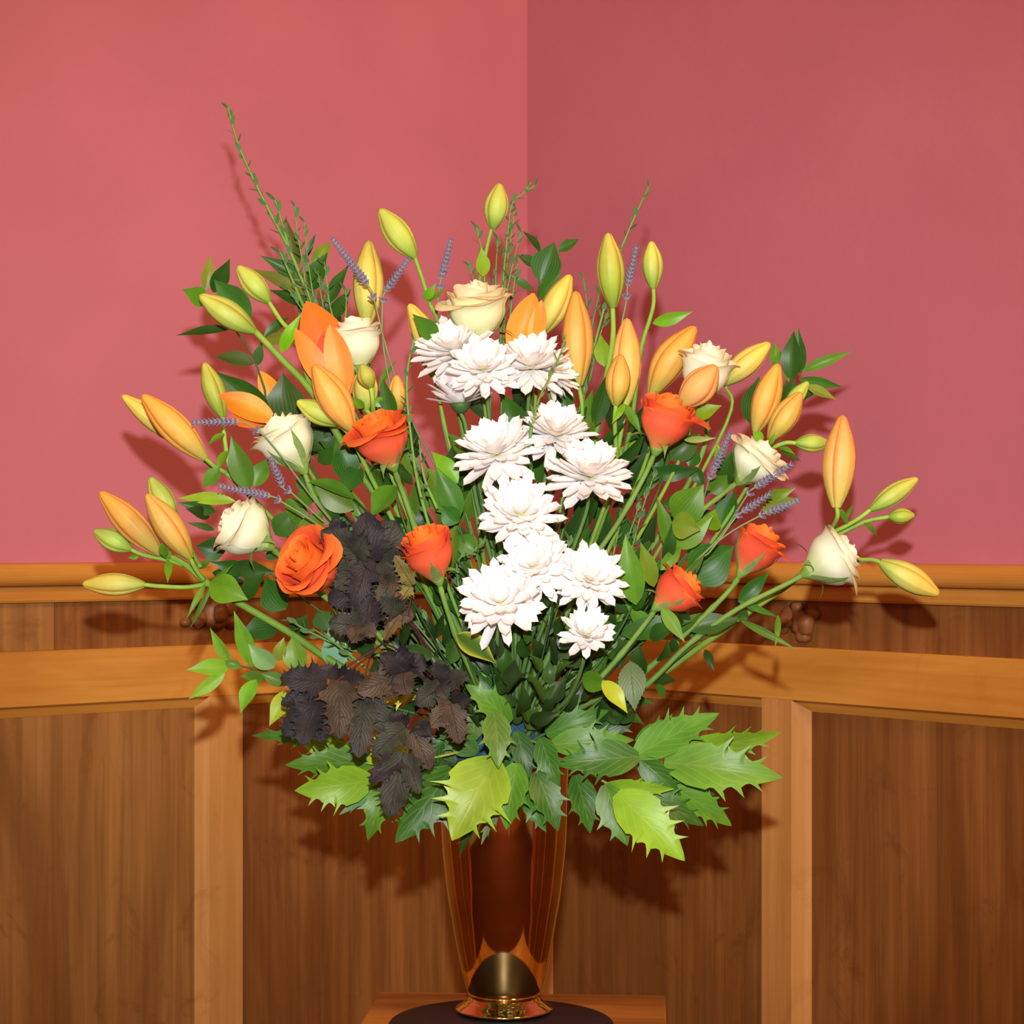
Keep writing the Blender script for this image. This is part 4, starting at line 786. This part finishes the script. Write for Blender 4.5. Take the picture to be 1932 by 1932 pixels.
branch('single bright ribbed leaf above the black foliage', [(748, 918, -.02), (760, 980, -.02), (820, 1120, -.02)], [(746, 916, 700, 978, 48, (72, 132, 30), -.05, -.06)])
branch('curled glossy leaves left of the middle chrysanthemums', [(850, 880, -.01), (860, 960, -.01), (900, 1120, -.01)],
 [(864, 912, 814, 852, 34, (104, 160, 40), -.02), (868, 976, 822, 880, 44, (70, 128, 40), -.02), (866, 986, 832, 954, 40, (50, 104, 40), -.03), (856, 964, 804, 920, 48, (90, 140, 60), -.02), (836, 940, 800, 880, 40, (120, 150, 60), .0), (880, 920, 850, 850, 30, DG, .01), (900, 1040, 860, 1010, 40, MG, -.01), (890, 1130, 870, 1050, 44, (40, 92, 30), -.01)])
NEAR = [(858, 660, 'upper left chrysanthemum of the top cluster'), (912, 694, 'middle chrysanthemum of the top cluster'), (1000, 688, 'large top chrysanthemum'), (868, 742, 'chrysanthemum seen from the side'), (936, 852, 'left chrysanthemum of the middle row'),
 (1048, 816, 'highest chrysanthemum of the middle row'), (1112, 894, 'right chrysanthemum of the middle row'), (982, 968, 'lone chrysanthemum below the middle row'), (1008, 1066, 'left chrysanthemum of the touching pair'), (1112, 1092, 'right chrysanthemum of the touching pair'),
 (944, 1134, 'spiky lower left chrysanthemum'), (1106, 1196, 'smallest chrysanthemum'), (668, 650, 'small upright white rose'), (528, 840, 'white rose with the level lavender'), (455, 990, 'white rose at the left edge'), (1330, 700, 'white rose behind the peach bud'),
 (1437, 868, 'white rose crossed by lavender'), (715, 820, 'loose upper orange rose'), (575, 1060, 'wide open orange rose'), (800, 1040, 'orange rose with its stem in full view'), (1262, 790, 'orange rose under the peach bud'), (1435, 1040, 'orange rose bud near the rail'),
 (1280, 1110, 'orange bud beside the lowest chrysanthemums'), (640, 1270, 'left drooping black leaves'), (780, 1240, 'middle drooping black leaves'), (700, 1010, 'rising black leaves'), (1195, 1290, 'serrated hanging rose leaf'), (1350, 1180, 'long right rose stem'), (480, 1250, 'light green branch at lower left'), (900, 1230, 'curled yellow-edged leaf')]
USED = set()
def near_label(fmt, x, y):
    for d, n in sorted(((px - x) ** 2 + (py - y) ** 2, n) for px, py, n in NEAR):
        if n not in USED: USED.add(n); return fmt % n
    return fmt % 'dense centre of the bouquet'
def filler():
    rnd = random.Random(5); n = 0
    spots = []
    for y in range(790, 1330, 34):
        half = 345 - abs(y - 1000) * .5
        for q in range(11):
            x = 955 + half * (-1 + 2 * (q + rnd.uniform(.1, .9)) / 11); spots.append((x, y + rnd.uniform(-18, 18)))
    spots = [s for s in spots if not ((790 < s[0] < 860 and s[1] < 900) or (1180 < s[0] < 1270 and 880 < s[1] < 1010 and rnd.random() < .6))]
    # group them in branches by bearing from the vase
    spots.sort(key=lambda s: math.atan2(s[0] - 970, 1420 - s[1])); size = 10; k = 0
    names = ['far left', 'left', 'left of centre', 'centre left', 'centre', 'centre', 'centre right', 'right of centre', 'right', 'far right', 'right', 'right']
    while k < len(spots):
        grp = spots[k:k + size]; k += size; grp.sort(key=lambda s: s[1]); dz = rnd.uniform(.015, .06)
        cx = sum(s[0] for s in grp) / len(grp); top = grp[0]
        st = [(top[0], top[1], dz)] + [((top[0] * (1 - f) + 975 * f) * .6 + (cx * (1 - f) + 975 * f) * .4, top[1] + (1330 - top[1]) * f, dz * (1 - f)) for f in (.35, .7)]
        P = path(st); o = thing('ruscus_branch', P[-1], near_label('shaded green branch reaching up behind the %s', cx, sum(s[1] for s in grp) / len(grp)), 'foliage', 'shaded inner branches of the bouquet')
        tube('stem', P, 2 * k0, 3 * k0, M_STEM, o, (38, 68, 30), (30, 56, 24), seg=6)  # stem colour darkened to paint the shaded gaps between leaves
        for (x, y) in grp:
            an = math.atan2(x - 970, 1450 - y) + rnd.uniform(-.8, .8); L = rnd.uniform(62, 112)
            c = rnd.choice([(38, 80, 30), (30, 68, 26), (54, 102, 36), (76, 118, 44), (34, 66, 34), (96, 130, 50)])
            pxleaf(o, x, y, x + L * math.sin(an), y - L * math.cos(an), rnd.uniform(26, 48), c, dz + rnd.uniform(-.025, .02), None, roll=rnd.uniform(-.9, .9), bend=rnd.uniform(-.05, .16))
filler()
def filler_low():
    USED.clear()
    rnd = random.Random(11)
    for bi, (x0, lab) in enumerate([(700, 'far left'), (780, 'left'), (860, 'left of centre'), (940, 'centre'), (1020, 'right of centre'), (1100, 'right'), (1180, 'far right'), (1250, 'outer right')]):
        pts = []
        for q in range(22): pts.append((x0 + rnd.uniform(-50, 50), rnd.uniform(1090, 1390)))
        pts = [(x + (975 - x) * max(0, (y - 1200)) / 420, y) for x, y in pts]; pts.sort(key=lambda s: s[1]); dz = rnd.uniform(-.06, -.02) - (.02 if 900 < x0 < 1060 else 0)
        st = [(pts[0][0], pts[0][1], dz), ((pts[0][0] + 975) / 2, 1290, dz)]
        P = path(st); o = thing('ruscus_branch', P[-1], near_label('short dark green branch low near the %s', x0 * .6 + 975 * .4, 1260), 'foliage', 'shaded inner branches of the bouquet')
        tube('stem', P, 2 * k0, 3 * k0, M_STEM, o, (30, 56, 24), (30, 56, 24), seg=6)  # stem painted dark in place of shade above the rim
        for (x, y) in pts:
            an = math.atan2(x - 970, 1450 - y) + rnd.uniform(-1.0, 1.0); L = rnd.uniform(36, 70)
            c = rnd.choice([(28, 62, 24), (24, 54, 22), (40, 82, 30), (62, 100, 38), (28, 54, 34), (54, 84, 54)])  # dark greens put the shade low in the bouquet into the leaf colour
            pxleaf(o, x, y, x + L * math.sin(an), y - L * math.cos(an), rnd.uniform(16, 38), c, dz + rnd.uniform(-.03, .03), None, roll=rnd.uniform(-1.1, 1.1), bend=rnd.uniform(-.05, .2))
filler_low()

# ---------------------------------------------------------------- spiny leaves round the rim
HB = (120, 160, 36); HG = (78, 128, 34); HM = (54, 102, 30); HD = (36, 78, 30); HP = (110, 160, 110)
def hollyprof(t):
    if t < .50: return max(.05, math.sin(PI / 2 * min(1, (t + .05) / .40)) ** .85)
    return max(.012, (1 - (t - .50) / .50) ** .80 * (1 - .25 * (t - .5)))
def holly(label, stem, leaves, group='spiny bright green foliage round the vase rim', root=True):
    P = path(stem, root); o = thing('mahonia_frond', P[-1], label, 'foliage', group)
    tube('stem', P, 2.2 * k0, 3.4 * k0, M_STEM, o, (140, 150, 60), (110, 130, 50), seg=7)
    for (bx, by, tx, ty, w, col, dz, dt, roll) in leaves:
        Lp = math.hypot(tx - bx, ty - by); cnt = 3 if Lp > 130 else 2
        blade(V(bx, by, dz), V(tx, ty, dt), w * K(dz), vary(col, .06), M_HOLLY, 'leaflet', o, roll=roll, bend=random.uniform(.03, .10), fold=.16, prof=hollyprof, teeth=(cnt, .20, .075), edge=tuple(min(255, v * 1.06) for v in col), wave=.02)
    return o
holly('spiny frond pointing left with two broad lime leaflets', [(700, 1455, -.05), (780, 1440, -.05), (880, 1420, -.03)],
 [(704, 1472, 556, 1492, 78, HB, -.07, -.08, -.25), (706, 1440, 538, 1443, 62, HG, -.04, -.04, .3), (650, 1400, 474, 1388, 36, HM, -.01, -.01, .2), (745, 1478, 640, 1537, 34, HP, -.06, -.06, .6), (700, 1430, 560, 1398, 50, (128, 170, 40), -.02, -.02, -.3)])
holly('spiny frond below the black leaves with downward tips', [(760, 1440, -.07), (840, 1425, -.06), (900, 1410, -.04)],
 [(738, 1470, 694, 1586, 58, HG, -.09, -.10, .2), (852, 1450, 746, 1590, 92, HM, -.08, -.10, -.2), (770, 1400, 690, 1440, 60, (150, 180, 40), -.05, -.05, 0), (860, 1440, 760, 1400, 60, HD, -.04, -.04, .2), (800, 1480, 740, 1440, 60, HM, -.05, -.05, 0), (835, 1400, 780, 1470, 50, HD, -.05, -.05, .3)])
holly('largest bright lime spiny leaf, hanging over the front of the vase', [(935, 1440, -.12), (950, 1415, -.09)],
 [(934, 1432, 853, 1586, 126, (134, 170, 40), -.13, -.15, .12)])
holly('spiny leaves rising at the left of the foam', [(955, 1380, -.07), (960, 1400, -.05)],
 [(932, 1344, 940, 1450, 58, (84, 124, 44), -.13, -.15, -.2), (964, 1362, 876, 1290, 52, HG, -.08, -.09, .2), (962, 1345, 902, 1270, 40, HD, -.06, -.06, -.2), (800, 1290, 700, 1320, 54, (190, 196, 60), -.03, -.03, 0), (905, 1390, 850, 1340, 60, (80, 120, 50), -.05, -.05, .2), (900, 1420, 820, 1370, 50, HM, -.05, -.05, 0)])
holly('dark narrow spiny tips hanging over the vase neck', [(955, 1470, -.10), (960, 1420, -.07)],
 [(936, 1500, 866, 1618, 32, HD, -.10, -.10, .7), (962, 1490, 908, 1594, 26, (110, 136, 90), -.11, -.11, .5), (958, 1440, 972, 1500, 40, HD, -.09, -.09, -.2)])
holly('spiny frond hanging straight down over the vase front', [(1000, 1440, -.11), (985, 1410, -.08)],
 [(975, 1440, 955, 1566, 66, HG, -.12, -.13, .2), (1012, 1455, 1053, 1568, 62, HM, -.12, -.13, -.15), (992, 1495, 1031, 1570, 38, HM, -.10, -.11, .2), (1020, 1392, 1056, 1484, 50, HM, -.12, -.13, .3), (975, 1380, 1000, 1470, 46, HD, -.10, -.11, 0), (1086, 1462, 1114, 1572, 58, HM, -.10, -.11, -.3), (940, 1400, 960, 1500, 44, HD, -.09, -.1, .3)])
holly('spiny frond lying to the right of the foam, middle layer', [(1120, 1425, -.09), (1050, 1410, -.07), (1010, 1400, -.05)],
 [(1206, 1428, 1046, 1442, 74, HM, -.12, -.12, .15), (1040, 1405, 1196, 1396, 58, HG, -.10, -.10, -.1), (1030, 1385, 1150, 1340, 50, HM, -.06, -.06, 0), (1100, 1400, 1200, 1352, 60, HD, -.04, -.04, .1), (1180, 1440, 1080, 1400, 50, HD, -.06, -.06, .1), (1205, 1430, 1285, 1500, 50, HM, -.07, -.07, .2)])
holly('spiny frond reaching far right with glossy leaflets', [(1250, 1438, -.06), (1150, 1425, -.06), (1050, 1410, -.04)],
 [(1196, 1426, 1357, 1346, 74, (80, 136, 46), -.07, -.05, -.35), (1285, 1412, 1474, 1382, 52, (108, 154, 34), -.04, -.04, .35), (1253, 1438, 1477, 1468, 90, (100, 152, 44), -.07, -.09, -.1), (1200, 1400, 1290, 1350, 40, HG, -.03, -.03, .2)])
holly('spiny frond at lower right with the lime leaflet pointing down', [(1150, 1480, -.09), (1100, 1455, -.08), (1030, 1420, -.05)],
 [(1142, 1480, 1184, 1596, 66, HG, -.11, -.12, .2), (1164, 1496, 1292, 1624, 92, (122, 164, 36), -.12, -.14, -.12), (1140, 1482, 1272, 1488, 38, (120, 166, 40), -.10, -.10, .4), (1190, 1486, 1328, 1558, 60, HM, -.08, -.08, -.2), (1255, 1480, 1380, 1558, 66, (90, 146, 40), -.06, -.06, -.35), (1240, 1470, 1350, 1500, 50, HD, -.04, -.04, .2)])

# ---------------------------------------------------------------- black serrated foliage
def darkprof(t):
    b = math.sin(PI * min(1, .12 + t * .86)) ** .7 if t < 1 else .02
    return max(.02, b * (1.0 + .30 * math.exp(-((t - .30) / .10) ** 2) - .22 * math.exp(-((t - .47) / .07) ** 2)))
BK = (40, 36, 40); BB = (74, 64, 50); BG = (52, 56, 46); BO = (120, 112, 60)
def dark(label, stem, leaves, twigs=()):
    P = path(stem); o = thing('black_leaf_branch', P[-1], label, 'foliage', 'black serrated foliage at lower left')
    tube('stem', P, 1.6 * k0, 2.6 * k0, M_STEM, o, (76, 36, 44), (50, 34, 34), seg=6)
    for tw in twigs:
        v, f, c = tube_data(catmull([V(*p) for p in tw], 5), 1.5 * k0, 1.5 * k0, 6, lin((84, 38, 44)), lin((84, 38, 44))); link('twig', mesh('twig', v, f, M_STEM, c), o)
    for (bx, by, tx, ty, w, col, dz) in leaves:
        blade(V(bx, by, dz), V(tx, ty, dz + random.uniform(-.025, .0)), w * K(dz) * 1.08, vary(col, .12), M_DARK, 'leaf', o, roll=random.uniform(-.3, .3), bend=random.uniform(.04, .12), fold=random.uniform(.1, .35), prof=darkprof, teeth=(6, .20, .045), wave=.07)
    return o
dark('black leaf branch drooping over the lime spiny leaves, left part', [(620, 1280, -.11), (700, 1230, -.10), (740, 1220, -.09), (840, 1300, -.07)],
 [(617, 1286, 528, 1280, 54, BK, -.13), (602, 1314, 530, 1330, 48, BK, -.12), (603, 1316, 534, 1388, 56, BK, -.13), (604, 1318, 568, 1406, 52, BK, -.135), (606, 1318, 604, 1402, 36, BK, -.13), (640, 1284, 640, 1394, 56, BB, -.14), (684, 1322, 676, 1430, 50, BG, -.14), (690, 1300, 728, 1382, 50, BG, -.13), (636, 1272, 692, 1282, 34, BK, -.12),
  (640, 1275, 600, 1262, 30, BK, -.12), (650, 1290, 672, 1330, 30, BB, -.13), (680, 1310, 650, 1350, 36, BG, -.125), (688, 1300, 700, 1350, 40, BK, -.12)], [[(705, 1232, -.10), (665, 1262, -.12), (630, 1290, -.13)], [(700, 1235, -.1), (690, 1270, -.12), (684, 1320, -.13)]])
dark('black leaf branch drooping over the lime spiny leaves, middle part', [(770, 1270, -.12), (790, 1250, -.10), (850, 1310, -.07)],
 [(752, 1276, 674, 1306, 54, BB, -.13), (762, 1270, 768, 1312, 48, BB, -.14), (770, 1272, 718, 1232, 46, BK, -.13), (772, 1270, 800, 1236, 46, BK, -.13), (755, 1262, 760, 1216, 40, BK, -.125), (832, 1292, 784, 1330, 46, BG, -.13), (838, 1287, 822, 1248, 38, BK, -.12), (842, 1287, 884, 1274, 36, BG, -.12), (830, 1290, 846, 1320, 30, BG, -.13),
  (852, 1326, 812, 1372, 44, BB, -.14), (850, 1330, 866, 1404, 44, BB, -.145), (852, 1322, 890, 1322, 36, BK, -.13), (766, 1372, 704, 1428, 48, BG, -.14), (770, 1368, 735, 1350, 34, BK, -.13), (777, 1375, 811, 1452, 44, BB, -.145), (785, 1365, 812, 1390, 34, BK, -.14)], [[(800, 1255, -.1), (770, 1270, -.12), (750, 1278, -.13)], [(850, 1300, -.1), (790, 1340, -.12), (768, 1372, -.14)], [(870, 1300, -.1), (852, 1326, -.13)]])
dark('lowest black leaf, a long jagged one with two side lobes', [(764, 1415, -.15), (800, 1370, -.12), (870, 1340, -.07)],
 [(762, 1420, 734, 1542, 60, BG, -.16), (758, 1424, 697, 1478, 38, BK, -.155), (768, 1424, 790, 1498, 36, BG, -.155)])
dark('black leaf branch rising between the two left orange roses', [(700, 1050, -.08), (740, 1110, -.08), (800, 1210, -.07), (860, 1320, -.06)],
 [(688, 1052, 606, 1000, 60, BG, -.09), (700, 1060, 690, 966, 66, BK, -.09), (716, 1060, 748, 982, 70, BG, -.085), (728, 1050, 780, 1030, 40, BG, -.08), (690, 1062, 634, 1112, 52, BG, -.09), (697, 1056, 664, 1146, 46, BK, -.095), (700, 1130, 690, 1192, 56, BK, -.10), (684, 1120, 618, 1130, 56, BK, -.09), (740, 1080, 716, 1150, 40, BB, -.09),
  (716, 1060, 764, 1100, 50, BG, -.085), (770, 1060, 780, 1000, 40, BG, -.07), (650, 1010, 625, 980, 40, BK, -.08), (700, 1110, 740, 1180, 44, BK, -.09), (660, 1070, 690, 1010, 50, BG, -.085), (655, 1100, 640, 1040, 44, BK, -.08)])
dark('small dull brown and olive leaves at the top centre of the black foliage', [(756, 1155, -.10), (790, 1200, -.08), (850, 1310, -.06)],
 [(682, 1180, 620, 1174, 46, BG, -.11), (682, 1184, 662, 1212, 38, BB, -.11), (682, 1180, 708, 1200, 34, BB, -.11), (757, 1160, 726, 1208, 26, (110, 92, 58), -.11), (757, 1155, 718, 1124, 42, BG, -.11), (756, 1150, 750, 1116, 28, (128, 84, 62), -.11), (778, 1104, 744, 1048, 26, BO, -.11), (776, 1106, 756, 1134, 24, BO, -.11), (760, 1160, 780, 1165, 30, BB, -.1)],
 [[(756, 1156, -.1), (720, 1170, -.105), (682, 1182, -.11)], [(770, 1170, -.1), (778, 1106, -.11)]])

for _o in bpy.data.objects:
    if 'at' in _o.keys(): del _o['at']
